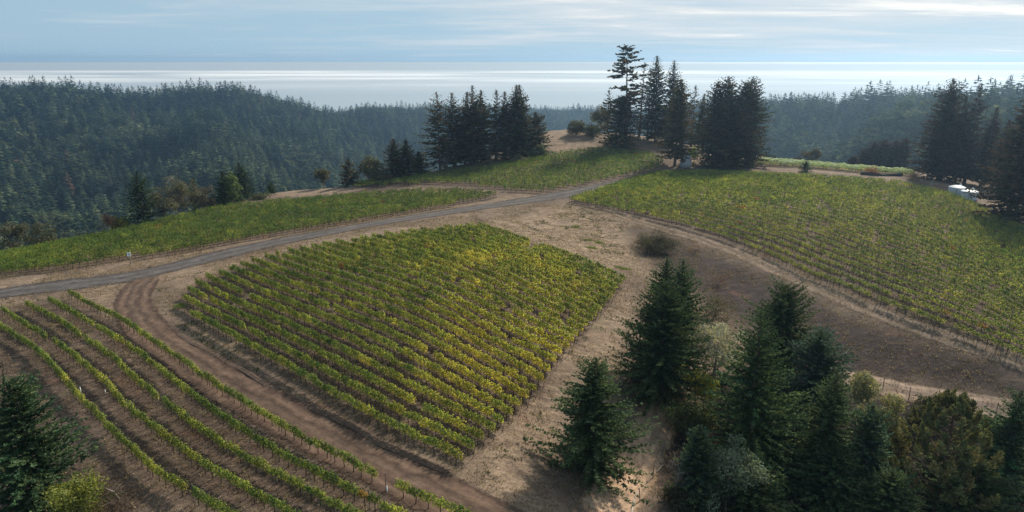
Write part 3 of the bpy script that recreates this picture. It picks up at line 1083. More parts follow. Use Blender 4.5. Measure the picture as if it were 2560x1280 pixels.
# --- front left block: five long rows below the dirt road
FRONT = [
    [(172, 730), (240, 765), (300, 793), (370, 840), (450, 893), (530, 950), (640, 1020), (740, 1080), (850, 1137), (950, 1190), (1050, 1235), (1150, 1280), (1260, 1330)],
    [(120, 745), (200, 790), (310, 855), (400, 920), (475, 980), (575, 1050), (675, 1115), (775, 1168), (875, 1218), (975, 1268), (1080, 1320)],
    [(62, 755), (150, 800), (215, 845), (280, 890), (350, 955), (420, 1010), (500, 1070), (600, 1130), (700, 1185), (800, 1235), (870, 1275), (950, 1318)],
    [(5, 770), (65, 810), (140, 853), (200, 900), (270, 960), (310, 1005), (380, 1060), (450, 1115), (550, 1180), (640, 1230), (720, 1275), (800, 1318)],
    [(-70, 775), (0, 812), (75, 860), (130, 910), (190, 980), (240, 1030), (310, 1100), (380, 1165), (450, 1210), (560, 1275), (640, 1322)],
]
for px, py, r_ in ((405, 992, 1.0), (130, 845, 1.6), (314, 858, 1.2), (965, 1200, 1.1)):
    q = at(px, py, 1.2)
    GAPS.append((q[0], q[1], r_))
ylw = at(330, 1090, 1)
ylw2 = at(215, 985, 1.2)


def tint_front(x, y):
    return 0.30 + 0.35 * (fbm(x / 5, y / 5, 50, 2) - 0.4) + 0.30 * np.exp(-((x - ylw2[0]) ** 2 + (y - ylw2[1]) ** 2) / 60.0)


for i, f in enumerate(FRONT):
    ln = catmull(atl(f, 1.25)[:, :2], 2.0)
    make_row(ln, '%s vine row from the reddish dirt road in the sparse lower vineyard' % ordinal(i + 1), 'vine rows of the sparse lower vineyard', 'front', rng, True, 0.16, 260, 1.70, 0.84, 0.31, tint_front, post_every=6, gapp=.012, vary=1.3)
    nrow += 1

# --- centre block
LEFT_STARTS = [(476, 772), (459, 735), (470, 714), (489, 697), (515, 682), (548, 673), (574, 660), (602, 650), (630, 641), (662, 633), (691, 626), (720, 619), (750, 614), (779, 608), (807, 602)]
ls = [at(p[0], p[1], 1.9)[:2] for p in LEFT_STARTS]
top_ref = atl([(1195, 556), (1260, 574), (1340, 603), (1430, 633), (1500, 660), (1562, 690)], 1.9)[:, :2]
mid_ref = atl([(691, 627), (800, 664), (950, 712), (1100, 772), (1250, 858), (1375, 925)], 1.5)[:, :2]
bot_ref = atl([(476, 772), (600, 840), (700, 897), (850, 985), (950, 1040), (1050, 1090), (1155, 1138)], 1.5)[:, :2]
spc = float(np.mean([np.linalg.norm(ls[i + 1] - ls[i]) for i in range(4, 14)]))
edge2 = np.linalg.norm(top_ref[0] - ls[-1])
extra = int(round(edge2 / spc))
starts = ls + [ls[-1] + (top_ref[0] - ls[-1]) * (k / extra) for k in range(1, extra + 1)]
nr = len(starts)
midk = 10
br, mr, tr_ = resample(bot_ref, 60), resample(mid_ref, 60), resample(top_ref, 60)
for px, py, r_ in ((617, 735, 1.5), (1320, 618, 1.6), (1345, 610, 1.4), (1385, 632, 1.0)):
    q = at(px, py, 1.2)
    GAPS.append((q[0], q[1], r_))
yc1, yc2, yc3 = at(1230, 950, 1.4), at(1330, 830, 1.4), at(1280, 650, 1.4)


def tint_centre(x, y):
    b = 0.34 + 0.45 * (fbm(x / 6, y / 6, 77, 2) - 0.4)
    for q, s_, a_ in ((yc1, 160., .30), (yc2, 220., .30), (yc3, 220., .22)):
        b = b + a_ * np.exp(-((x - q[0]) ** 2 + (y - q[1]) ** 2) / s_)
    return b


for k in range(nr):
    if k <= midk:
        t = k / midk
        ref = br * (1 - t) + mr * t
    else:
        t = (k - midk) / (nr - 1 - midk)
        ref = mr * (1 - t) + tr_ * t
    w = np.linspace(1, 0, 60)[:, None] ** 1.5
    ln = ref + (starts[k] - ref[0]) * w
    near = k < 6
    lf, nl = (0.17, 270) if k < 12 else (0.20, 180)
    make_row(ln, '%s vine row up from the reddish dirt road in the central yellow-green vineyard' % ordinal(k + 1), 'vine rows of the central vineyard', 'centre', rng, near, lf, nl, 1.96, 0.98, 0.28, tint_centre, post_every=5 if k < 14 else 9, post_mesh=STAKE, trunk_parts=k < 14, lean=0.22)
    nrow += 1

# --- right block
r_bot = atl([(1423, 492), (1500, 512), (1576, 537), (1658, 537), (1705, 547), (1798, 575), (1850, 597), (1916, 623), (2020, 672), (2205, 745), (2380, 805), (2530, 868), (2650, 920)], 1.4)[:, :2]
r_bot = atl([(1423, 492), (1520, 510), (1620, 530), (1705, 549), (1798, 577), (1850, 597), (1916, 623), (2020, 672), (2205, 745), (2380, 805), (2530, 868), (2650, 920)], 1.4)[:, :2]
r_top = atl([(1640, 428), (1750, 424), (1900, 429), (2050, 436), (2250, 452), (2380, 482), (2470, 520), (2560, 566), (2680, 630)], 1.4)[:, :2]
rb, rt = resample(r_bot, 80), resample(r_top, 80)
nr2 = int(np.linalg.norm(rb[0] - rt[0]) / 2.75) + 1
nr2 = max(nr2, int(np.linalg.norm(rb[60] - rt[60]) / 2.75) + 1)
for px, py, r_ in ((1857, 597, 1.2), (1910, 620, 1.0)):
    q = at(px, py, 1.2)
    GAPS.append((q[0], q[1], r_))


def tint_right(x, y):
    return 0.30 + 0.42 * (fbm(x / 8, y / 8, 91, 2) - 0.42)


for k in range(nr2):
    t = k / (nr2 - 1)
    ln = rb * (1 - t) + rt * t
    make_row(ln, '%s vine row up from the bare grassy bank in the wide right-hand vineyard' % ordinal(k + 1), 'vine rows of the wide right-hand vineyard', 'right', rng, False, 0.20 if k < 8 else 0.25, 95 if k < 8 else 62, 1.58, 0.80, 0.25, tint_right, post_every=7 if k < 8 else 14, trunk_parts=k < 5, gapp=.05)
    nrow += 1

# --- left block
l_ref = atl([(-80, 695), (150, 667), (330, 637), (500, 609), (700, 574), (900, 541), (1100, 509), (1253, 486)], 1.3)[:, :2]
l_ref = resample(l_ref, 60)
dv = l_ref[-1] - l_ref[0]
pn = np.array([-dv[1], dv[0]]) / np.linalg.norm(dv)
if pn[1] < 0:
    pn = -pn


def tint_left(x, y):
    return 0.18 + 0.40 * (fbm(x / 7, y / 7, 15, 2) - 0.4)


cnt = 0
lp = np.vstack([BW['left']])
for k in range(26):
    ln = l_ref + pn * (k * 2.6 + 0.3)
    for piece in clip_poly(ln, lp):
        if np.linalg.norm(piece[-1] - piece[0]) < 6:
            continue
        cnt += 1
        make_row(piece, '%s vine row back from the gravel road in the leafy green left vineyard' % ordinal(cnt), 'vine rows of the leafy green left vineyard', 'left', rng, False, 0.21, 120, 1.95, 0.75, 0.32, tint_left, vary=1.6, post_every=6 if cnt < 4 else 14, trunk_parts=cnt < 4)
        nrow += 1

# --- back block on the rise
b_dir = at(1500, 455)[:2] - at(1100, 437)[:2]
b_dir /= np.linalg.norm(b_dir)
b_n = np.array([-b_dir[1], b_dir[0]])
if b_n[1] < 0:
    b_n = -b_n
bp = BW['back']
pr = bp @ b_n
cnt = 0


def tint_back(x, y):
    return 0.06 + 0.30 * (fbm(x / 9, y / 9, 25, 2) - 0.4)


off = pr.min() + 1.2
cen = bp.mean(0)
while off < pr.max() - 0.5:
    base_ = cen + b_n * (off - cen @ b_n)
    ln = np.stack([base_ - b_dir * 220, base_ + b_dir * 220])
    for piece in clip_poly(ln, bp):
        if np.linalg.norm(piece[-1] - piece[0]) < 5:
            continue
        cnt += 1
        if cnt < 60:
            make_row(piece, '%s vine row up from the road in the dark green hilltop vineyard' % ordinal(cnt), 'vine rows of the dark green hilltop vineyard', 'back', rng, False, 0.26, 60, 1.7, 0.6, 0.22, tint_back, post_every=18, trunk_parts=False, spacing=1.5, gapp=0, vary=.4)
            nrow += 1
    off += 3.1
print('vine rows', nrow)

# --- netted vines beyond the hilltop track
netm = leaf_mat('bird_net', 0.5, 0.0, 0.45)
n_a = atl([(1880, 414), (2000, 420), (2150, 433), (2285, 443)])[:, :2]
for k in range(3):
    ln = resample(n_a, 70) + np.array([0.25, 1.0]) * (1.0 + 2.9 * k)
    root = make_row(ln, '%s vine row up from the hilltop track under pale green bird netting' % ordinal(k + 1), 'netted vine rows at the hilltop edge', 'net', rng, False, 0.3, 34, 1.6, 0.5, 0.34, lambda x, y: 0.42 + 0 * x, post_every=8, trunk_parts=False)
    o0 = np.array(root.location)
    us = np.linspace(0, 1, 9)
    dd = np.gradient(ln, axis=0)
    dd /= np.linalg.norm(dd, axis=1)[:, None]
    nn = np.stack([-dd[:, 1], dd[:, 0]], 1)
    ang = np.pi * us
    wdt = 0.42 + 0.25 * vnoise(np.arange(len(ln)) / 2.0, np.zeros(len(ln)), 60 + k)
    X = ln[:, None, 0] + nn[:, None, 0] * wdt[:, None] * np.cos(ang)
    Y = ln[:, None, 1] + nn[:, None, 1] * wdt[:, None] * np.cos(ang)
    hh = 2.15 + 0.45 * (vnoise(np.arange(len(ln)) / 2.6, np.zeros(len(ln)), 70 + k) - 0.5)
    Z = H(ln[:, 0], ln[:, 1])[:, None] + 1.25 + (hh - 1.25)[:, None] * np.sin(ang) ** 0.6 + (vnoise(X * 1.3, Y * 1.3, 90 + k) - .5) * .7
    V = np.stack([X, Y, Z], 2).reshape(-1, 3) - o0
    ii, jj = np.meshgrid(np.arange(len(ln) - 1), np.arange(8), indexing='ij')
    a = (ii * 9 + jj).ravel()
    C_ = np.tile([[0.40, 0.46, 0.33]], (len(V), 1)) * (0.8 + 0.4 * np.random.default_rng(k).uniform(size=(len(V), 1)))
    me = raw_mesh('netting', V, np.stack([a, a + 1, a + 10, a + 9], 1), C_, smooth=True)
    link('netting', me, netm, root)

# ------------------------------------------------------------------ trees
def pal(rng, base, n, v=0.25):
    return np.array(base)[None] * rng.uniform(1 - v, 1 + v, (n, 1)) * (1 + rng.normal(0, 0.06, (n, 3)))


def conifer(seed, h, r, nb, col, col2=None, base=0.05, droop=-0.25, rise=0.5, step=0.24, tw=0.5, prof=0.9, tipup=0.18, gap=0.0, trunk_r=None, flat=0.55, wob=0.12, width=0.24, top_thin=0.0, dens=3):
    """returns crown mesh and trunk mesh of a conifer of height h, crown radius r"""
    rg = np.random.default_rng(seed)
    t = base + (1 - base) * ((np.arange(nb) + rg.uniform(0, 1, nb)) / nb) ** 0.85
    az = np.arange(nb) * 2.399963 + rg.normal(0, 0.35, nb)
    lobes = 1 + wob * np.sin(az * 3 + t * 9 + rg.uniform(0, 6)) + wob * np.sin(az * 2 - t * 17 + rg.uniform(0, 6))
    r = r * (1.36 if tw < .7 else 1.16)
    shape = np.clip((1 - t) / (1 - base), 0, 1) ** prof * np.clip(0.62 + (t - base) * 4, 0, 1)
    L = r * shape * lobes * rg.uniform(0.72, 1.18, nb) + 0.12 + 0.02 * h * (1 - t)
    if gap:
        kp = rg.uniform(size=nb) > gap * np.clip(1.2 - np.abs(t - 0.5), 0, 1)
        t, az, L = t[kp], az[kp], L[kp]
    nbk = len(t)
    el = droop + (rise - droop) * t ** 1.4 + rg.normal(0, 0.10, nbk)
    cnt = np.maximum(2, (L / step).astype(int))
    bi = np.repeat(np.arange(nbk), cnt)
    st = np.concatenate([np.arange(c) / max(c - 1, 1) for c in cnt])
    st = 0.12 + 0.88 * st + rg.normal(0, 0.03, len(st))
    dh = np.stack([np.cos(az), np.sin(az)], 1)
    Lb = L[bi]
    ss = st * Lb
    p = np.stack([dh[bi, 0] * ss, dh[bi, 1] * ss, t[bi] * h + ss * np.tan(el[bi]) + tipup * Lb * st ** 2], 1)
    p = p + rg.normal(0, 0.05, p.shape) * (0.3 + 0.2 * Lb[:, None])
    Qs, Cs = [], []
    bc = pal(rg, col, nbk, 0.3)
    if col2 is not None:
        mm = rg.uniform(size=(nbk, 1)) ** 2
        bc = bc * (1 - mm) + np.array(col2) * mm
    for k in range(dens + 1):
        sgn = (-1, 1, 0, -0.5, 0.5)[k]
        da = sgn * rg.uniform(0.45, 1.15, len(st))
        a2 = az[bi] + da
        e2 = el[bi] * 0.6 + tipup * 1.2 * st + rg.normal(0, 0.25, len(st))
        d = nrm(np.stack([np.cos(a2) * np.cos(e2), np.sin(a2) * np.cos(e2), np.sin(e2)], 1))
        ln = tw * np.clip(0.28 + 1.5 * Lb / r, 0, 1) * (0.55 + 0.35 * (1 - st)) * rg.uniform(0.7, 1.3, len(st)) * (1.0 if sgn else 0.9)
        Qs.append(sprays(rg, p, d, ln, ln * width * rg.uniform(0.7, 1.3, len(st)), flat))
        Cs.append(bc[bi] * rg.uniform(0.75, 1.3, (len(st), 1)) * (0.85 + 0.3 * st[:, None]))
    # leader
    m = 14
    zt = h * (0.93 + 0.07 * np.arange(m) / m)
    a2 = rg.uniform(0, 6.28, m)
    d = nrm(np.stack([np.cos(a2) * .6, np.sin(a2) * .6, np.full(m, 0.8)], 1))
    Qs.append(sprays(rg, np.stack([0 * zt, 0 * zt, zt - 0.2], 1), d, np.full(m, tw * .6), np.full(m, tw * .1), 0.2))
    Cs.append(pal(rg, col, m))
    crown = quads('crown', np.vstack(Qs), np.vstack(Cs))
    g = Geo()
    tr = trunk_r or 0.016 * h
    zz2 = np.linspace(-0.6, h * 0.97, 9)
    g.tube(np.stack([rg.normal(0, .03, 9), rg.normal(0, .03, 9), zz2], 1), tr * np.linspace(1.15, 0.12, 9), 7)
    for i in range(0, nbk, max(1, nbk // 70)):
        pts = [(dh[i, 0] * s_ * L[i], dh[i, 1] * s_ * L[i], t[i] * h + s_ * L[i] * math.tan(el[i]) + tipup * L[i] * s_ ** 2) for s_ in (0, 0.45, 0.85)]
        g.tube(pts, np.array([0.2, 0.13, 0.05]) * tr * (1.2 - t[i]) + 0.01, 4)
    return crown, g.mesh('trunk')


def skeleton(rg, h, r, nl, spread=0.55, base=0.25):
    """limbs of a broadleaf tree: returns list of (points, radii) and leaf anchors"""
    limbs, tips = [], []
    tr = 0.022 * h + 0.03
    tp = [np.array([0, 0, -0.4]), np.array([rg.normal(0, .02 * h), rg.normal(0, .02 * h), h * base]), np.array([rg.normal(0, .05 * h), rg.normal(0, .05 * h), h * 0.75])]
    limbs.append((tp, [tr, tr * .75, tr * .25]))
    for i in range(nl):
        f = rg.uniform(0.1, 0.95)
        st = tp[1] * (1 - f) + tp[2] * f
        a = i * 2.4 + rg.normal(0, .4)
        rr = r * rg.uniform(0.45, 0.9) * (1 - 0.35 * f)
        en = np.array([math.cos(a) * rr, math.sin(a) * rr, h * (0.38 + 0.5 * f + rg.normal(0, .06))])
        md = st * .5 + en * .5 + np.array([0, 0, h * 0.03])
        limbs.append(([st, md, en], [tr * .4, tr * .25, tr * .08]))
        tips.append(en)
        for _ in range(2):
            e2 = md + (en - md) * 0.3 + rg.normal(0, r * .28, 3)
            limbs.append(([md, e2], [tr * .2, tr * .05]))
            tips.append(e2)
    tips.append(tp[2] + np.array([0, 0, h * .12]))
    return limbs, np.array(tips)


def broadleaf(seed, h, r, nleaf, leaf, col, col2, ncl=26, base=0.22, clump=0.34, squash=0.85, low=0.12):
    rg = np.random.default_rng(seed)
    r = r * 1.15
    limbs, tips = skeleton(rg, h, r, max(6, ncl // 4), base=base)
    # clump centres: limb tips plus points spread through an uneven crown
    k = max(0, ncl - len(tips))
    u = nrm(rg.normal(size=(k, 3))) * (rg.uniform(0.25, 1, (k, 1)) ** 0.5)
    zc = h * (low + (1 - low) * 0.5)
    extra_ = u * np.array([r * .85, r * .85, h * (1 - low) * 0.43]) + np.array([0, 0, zc])
    if low < 0.07:
        tips = tips * np.array([1.0, 1.0, 0.72])
        extra_[:, 2] *= 0.8
    cc = np.vstack([tips, extra_])
    cr = rg.uniform(0.7, 1.25, len(cc)) * clump * r
    w = cr ** 2
    ci = rg.choice(len(cc), int(nleaf * 1.35), p=w / w.sum())
    nleaf = int(nleaf * 1.35)
    dirs = nrm(rg.normal(size=(nleaf, 3)) + np.array([0, 0, 0.25]))
    rad = cr[ci] * rg.uniform(0.15, 1.12, nleaf) ** 0.5
    c = cc[ci] + dirs * rad[:, None] * np.array([1, 1, squash])
    c[:, 2] = np.maximum(c[:, 2], 0.05)
    nn = nrm(dirs + rg.normal(0, .6, (nleaf, 3)))
    Q = leaf_quads(rg, c, nn, leaf * rg.uniform(.6, 1.4, nleaf), 0.75)
    mm = np.clip(rg.uniform(size=(len(cc), 1))[ci] * 0.8 + rg.normal(0, .15, (nleaf, 1)), 0, 1)
    C_ = (np.array(col) * (1 - mm) + np.array(col2) * mm) * rg.uniform(.75, 1.25, (nleaf, 1))
    g = Geo()
    for p, rr in limbs:
        g.tube(p, rr, 5)
    return quads('crown', Q, C_), g.mesh('trunk')


def tufted_pine(seed, h, r, col, col2, ntuft=270):
    """open pine whose branch ends carry upright brushes of long needles"""
    rg = np.random.default_rng(seed)
    g = Geo()
    tr = 0.017 * h
    g.tube([(0, 0, -.5), (0.05, 0, h * .5), (0, 0.05, h * .96)], [tr, tr * .7, tr * .2], 7)
    Qs, Cs = [], []
    t = 0.16 + 0.84 * (np.arange(ntuft) + rg.uniform(size=ntuft)) / ntuft
    az = np.arange(ntuft) * 2.4 + rg.normal(0, .3, ntuft)
    L = r * np.clip((1 - t) / 0.84, 0, 1) ** 0.6 * rg.uniform(0.5, 1.12, ntuft) + 0.1
    for i in range(ntuft):
        z0 = t[i] * h * 0.93
        tip = np.array([math.cos(az[i]) * L[i], math.sin(az[i]) * L[i], z0 + L[i] * 0.15])
        if i % 2 == 0:
            g.tube([(0, 0, z0 - L[i] * .1), tip * np.array([.6, .6, 1]) - np.array([0, 0, .1]), tip], [tr * .25, tr * .15, tr * .06], 4)
        m = 60
        bl = rg.uniform(0.9, 1.5) * (0.75 + 0.35 * (1 - t[i]))
        f = rg.uniform(0, 1, m)
        p = tip + np.stack([rg.normal(0, .06, m), rg.normal(0, .06, m), f * bl], 1) + (np.array([math.cos(az[i]), math.sin(az[i]), 0]) * 0.25 * f[:, None])
        a2 = rg.uniform(0, 6.28, m)
        e2 = 0.45 + 0.8 * f + rg.normal(0, .15, m)
        d = np.stack([np.cos(a2) * np.cos(e2), np.sin(a2) * np.cos(e2), np.sin(e2)], 1)
        ln = 0.55 * (1.15 - 0.5 * f) * rg.uniform(.8, 1.2, m)
        Qs.append(sprays(rg, p, d, ln, ln * 0.18, 0.1))
        mm = rg.uniform() ** 1.5
        Cs.append((np.array(col) * (1 - mm) + np.array(col2) * mm) * rg.uniform(.6, 1.35) * rg.uniform(.8, 1.2, (m, 1)))
    return quads('crown', np.vstack(Qs), np.vstack(Cs)), g.mesh('trunk')


def twiggy(seed, h, r, col, n=900, leaf=0.12, nl=10):
    """nearly bare tree: limbs, fine twigs and a few dry leaves"""
    rg = np.random.default_rng(seed)
    limbs, tips = skeleton(rg, h, r, nl, base=0.2)
    g = Geo()
    for p, rr in limbs:
        g.tube(p, rr, 4)
    r, h = abs(r), abs(h)
    ci = rg.integers(0, len(tips), n)
    p = tips[ci] * rg.uniform(0.75, 1.0, (n, 1)) + rg.normal(0, r * .22, (n, 3))
    p[:, 2] = np.maximum(p[:, 2], 0.1)
    d = nrm(rg.normal(size=(n, 3)) * np.array([1, 1, .6]) + np.array([0, 0, .6]))
    ln = leaf * rg.uniform(2, 6, n)
    Q = sprays(rg, p, d, ln, leaf * 0.16 + 0 * ln, 0.2)
    return quads('crown', Q, pal(rg, col, n, .35)), g.mesh('trunk')


TREEGRP = None


def put_tree(name, pos, meshes, mats, label, cat, group=None, rz=0.0):
    e = empty(name, pos, rz)
    tag(e, label, cat, group)
    link('crown', meshes[0], mats[0], e)
    link('trunk', meshes[1], mats[1], e)
    return e


def spot(px, pyb, pxt, pyt, wpx, dist=None):
    """ground point, height and crown radius from the base and top seen in the photo"""
    if dist is None:
        p = at(px, pyb)
        if p[1] > 330:                      # the foot is behind the crest: stand it just beyond the rim
            d = ray(px, pyb)
            f = np.linspace(60, 330, 541)
            out = rim_dist(f * d[0] / d[1], f) > 0
            last = np.where(~out)[0]
            dist = f[last[-1]] + 5.0 if len(last) else 250.0
    if dist is not None:
        d = ray(pxt, pyt)
        p = np.array([d[0] / d[1] * dist, dist, 0.0])
        p[2] = H1(p[0], p[1])
    d = ray(pxt, pyt)
    ztop = CAMZ + d[2] / d[1] * p[1]
    h = ztop - p[2]
    if h < 0.4:
        print('LOW', px, pyb, pxt, pyt, p, h)
        h = 1.0
    depth = p[1] * cp - (p[2] + 0.4 * h - CAMZ) * sp
    return p, h, wpx * 0.5 * depth / FPX


DFIR = (0.036, 0.060, 0.031)
DFIR2 = (0.090, 0.122, 0.055)
BLUEFIR = (0.040, 0.072, 0.050)
RED1 = (0.046, 0.056, 0.032)
RED2 = (0.125, 0.085, 0.050)
seed = [100]


def fir(px, pyb, pxt, pyt, w, label, dist=None, near=True, col=DFIR, col2=DFIR2, group=None, name='fir_tree', bark='bark', **kw):
    seed[0] += 1
    p, h, r = spot(px, pyb, pxt, pyt, w, dist)
    a = dict(nb=500 if near else 250, step=0.19 if near else 0.5, tw=0.52 if near else 1.15, prof=.75)
    a.update(kw)
    if near:
        v = 0.85 + 0.5 * ((seed[0] * 37) % 11) / 10
        col = (col[0] * v * (0.9 + 0.35 * ((seed[0] * 13) % 7) / 6), col[1] * v, col[2] * v)
        a.setdefault('gap', 0.05)
        a['wob'] = a.get('wob', .12) + .08 * ((seed[0] * 5) % 3)
    ms = conifer(seed[0], h, r, col=col, col2=col2, **a)
    e = put_tree(name, p, ms, (M['needle'], M[bark]), label, 'tree', group, rz=seed[0] * 1.3)
    e.rotation_euler[0] = 0.035 * math.sin(seed[0] * 2.1)
    e.rotation_euler[1] = 0.035 * math.cos(seed[0] * 3.7)
    return h


def leafy(px, pyb, pxt, pyt, w, label, dist=None, col=(0.06, 0.08, 0.03), col2=(0.1, 0.12, 0.04), nleaf=5000, leaf=0.25, name='broadleaf_tree', bark='bark', cat='tree', group=None, **kw):
    seed[0] += 1
    p, h, r = spot(px, pyb, pxt, pyt, w, dist)
    ms = broadleaf(seed[0], h, r, nleaf, leaf, col, col2, **kw)
    put_tree(name, p, ms, (M['broad'], M[bark]), label, cat, group)
    return h


def bare(px, pyb, pxt, pyt, w, label, dist=None, col=(0.16, 0.12, 0.09), n=900, leaf=0.12, name='bare_tree', bark='greybark', cat='tree', **kw):
    seed[0] += 1
    p, h, r = spot(px, pyb, pxt, pyt, w, dist)
    ms = twiggy(seed[0], h, r, col, n, leaf, **kw)
    put_tree(name, p, ms, (M['dry'], M[bark]), label, cat)


# foreground, lower right
G1 = 'firs on the slope in the lower right'
fir(1482, 1185, 1490, 900, 195, 'spreading dark fir alone between the vine posts and the dirt path', prof=0.7, rise=0.35, base=0.03, wob=.22)
# the two-boled pair and its neighbours
fir(1640, 1000, 1650, 700, 215, 'broad dark fir with long outer boughs at the head of the dirt path', prof=0.75, wob=.15)
fir(1668, 900, 1660, 642, 120, 'narrow dark fir top on the left of a close pair above the path', dist=84)
fir(1706, 905, 1706, 646, 150, 'dark fir on the right of a close pair under the bare bank', dist=85)
fir(1868, 1190, 1868, 770, 230, 'tallest green fir in the middle of the lower tree clump', col=(0.044, 0.072, 0.036), col2=(0.085, 0.115, 0.045), prof=0.8, nb=460)
fir(1975, 960, 1975, 712, 150, 'very dark dense fir behind the clump, near the purple bank', dist=88, prof=0.55)
fir(2058, 1060, 2058, 830, 160, 'blue-green fir on the bank side of the lower clump', col=BLUEFIR, col2=(0.07, 0.11, 0.075), prof=.65, dist=80)
fir(2040, 1230, 2040, 930, 150, 'slender green fir in front of the blue-green fir', col=(0.05, 0.078, 0.04), prof=.75)
fir(2150, 1260, 2152, 1012, 120, 'dark blue fir below the pale olive oak', col=BLUEFIR, prof=.7)
fir(2084, 1300, 2084, 1120, 170, 'low bright green fir in front near the bottom edge', col=(0.05, 0.085, 0.042), prof=.7, dist=66)
fir(1740, 1262, 1740, 1066, 95, 'thin dark fir at the shaded edge of the dirt path', col=(0.035, 0.06, 0.042))
fir(2490, 1255, 2492, 980, 165, 'green fir standing apart beside the fence track at the right edge', col=(0.038, 0.068, 0.038), prof=.8)
fir(1965, 1290, 1962, 1130, 170, 'very dark fir between the silver sapling and the bright low fir', dist=70, prof=.7)
fir(2240, 1330, 2240, 1180, 170, 'dark fir hidden below the golden pine', dist=62, prof=.7)
fir(2450, 1330, 2450, 1150, 190, 'dark fir at the bottom corner under the lone green fir', dist=64, prof=.7)
seed[0] += 1
p, h, r = spot(2335, 1290, 2335, 980, 285)
put_tree('pine_tree', p, tufted_pine(seed[0], h, r, (0.115, 0.128, 0.058), (0.165, 0.145, 0.066), 210), (M['needle'], M['redbark']), 'golden olive pine with upright needle brushes near the fence', 'tree')
leafy(2170, 1150, 2172, 940, 135, 'pale olive oak with a rounded crown beside the fence', col=(0.17, 0.17, 0.09), col2=(0.22, 0.205, 0.11), nleaf=6500, leaf=0.24, name='oak_tree')
leafy(1832, 1310, 1830, 1112, 150, 'silvery green sapling with an open conical crown at the bottom edge', col=(0.11, 0.145, 0.095), col2=(0.16, 0.19, 0.13), nleaf=3400, leaf=0.22, name='poplar_tree', clump=.26, ncl=34, dist=62)
leafy(1738, 1020, 1738, 925, 95, 'yellow-green shrub glowing beside the dirt path', col=(0.26, 0.27, 0.03), col2=(0.15, 0.165, 0.03), nleaf=2800, leaf=0.22, name='yellow_shrub', cat='shrub')
leafy(1720, 1100, 1720, 985, 120, 'dull olive bush below the yellow-green shrub', col=(0.05, 0.07, 0.025), col2=(0.08, 0.09, 0.03), nleaf=3600, leaf=0.22, name='olive_bush', cat='bush')
leafy(1795, 930, 1795, 795, 115, 'grey willow with pale leaves behind the tallest fir', col=(0.30, 0.30, 0.24), col2=(0.19, 0.19, 0.14), nleaf=4600, leaf=0.2, name='willow_tree', bark='greybark', dist=80)
leafy(1650, 1010, 1650, 965, 110, 'low dark undergrowth bush at the foot of the broad fir', col=(0.05, 0.055, 0.02), col2=(0.1, 0.09, 0.03), nleaf=1500, leaf=0.2, name='low_bush', cat='bush')
bare(1688, 1250, 1690, 1120, 90, 'leafless grey tree in the shade beside the thin fir', col=(0.14, 0.115, 0.1), n=700)
leafy(1640, 628, 1646, 583, 105, 'round dark grey-green bush on the bare slope', col=(0.038, 0.038, 0.024), col2=(0.07, 0.06, 0.040), nleaf=9000, leaf=0.16, name='round_bush', cat='bush', ncl=110, low=0.0, base=.05, clump=.22)
leafy(1790, 790, 1792, 728, 100, 'small dark shrub on the purple bank behind the fir pair', col=(0.05, 0.05, 0.03), col2=(0.09, 0.075, 0.045), nleaf=2200, leaf=0.18, name='small_shrub', cat='shrub', low=.0, base=.05, clump=.4)
bare(1738, 632, 1738, 617, 45, 'reddish dead brush patch on the bank right of the round bush', col=(0.15, 0.065, 0.045), n=500, leaf=.1, name='dead_brush', cat='brush')
bare(1795, 712, 1795, 692, 55, 'rusty dead brush patch just above the small dark shrub', col=(0.16, 0.075, 0.05), n=500, leaf=.1, name='dead_brush', cat='brush')
UG = [(1760, 1080), (1790, 1170), (1850, 1240), (1920, 1200), (1990, 1240), (2060, 1265), (2130, 1250), (2200, 1130), (2250, 1080), (2300, 1060), (2400, 1100), (2440, 1160), (2380, 1230), (2520, 1180), (2540, 1280), (1720, 1180), (1700, 1270), (1780, 1275), (2000, 1120), (1930, 1080), (2110, 1130), (2060, 990), (1900, 990), (1800, 960), (2330, 1030), (2470, 1075)]
for i, (px, py) in enumerate(UG):
    seed[0] += 1
    p = at(px, py)
    rr0 = 1.3 + 0.9 * ((i * 7) % 5) / 4
    ms = broadleaf(seed[0], rr0 * 1.5, rr0, 1300, .2, (0.030, 0.040, 0.020), (0.065, 0.055, 0.034), ncl=22, low=0.0, base=.1)
    put_tree('undergrowth_bush', p, ms, (M['broad'], M['bark']), 'dark shaded undergrowth bush beneath the lower right firs', 'bush', 'undergrowth bushes beneath the lower right firs')
fir(1925, 1180, 1925, 1000, 150, 'dark fir below and right of the tallest fir', dist=72, prof=.65)
fir(1880, 1330, 1880, 1190, 160, 'dark fir rising behind the silvery sapling', dist=63, prof=.65)
fir(2400, 1300, 2402, 1130, 150, 'dark fir tucked behind the golden pine on its right', dist=70, prof=.65)
leafy(1908, 1150, 1908, 1060, 90, 'mid green leafy shrub between the tallest fir and the slender fir', dist=70, col=(0.085, 0.105, 0.04), col2=(0.13, 0.145, 0.06), nleaf=2600, leaf=.2, name='leafy_shrub', cat='shrub', low=.03)
leafy(2090, 1160, 2095, 1075, 90, 'pale green shrub right of the slender fir below the oak', dist=71, col=(0.12, 0.135, 0.06), col2=(0.16, 0.165, 0.08), nleaf=2600, leaf=.2, name='leafy_shrub', cat='shrub', low=.03)
leafy(2225, 1130, 2228, 1040, 85, 'olive green shrub between the oak and the golden pine', dist=74, col=(0.10, 0.11, 0.05), col2=(0.14, 0.14, 0.07), nleaf=2400, leaf=.2, name='leafy_shrub', cat='shrub', low=.03)
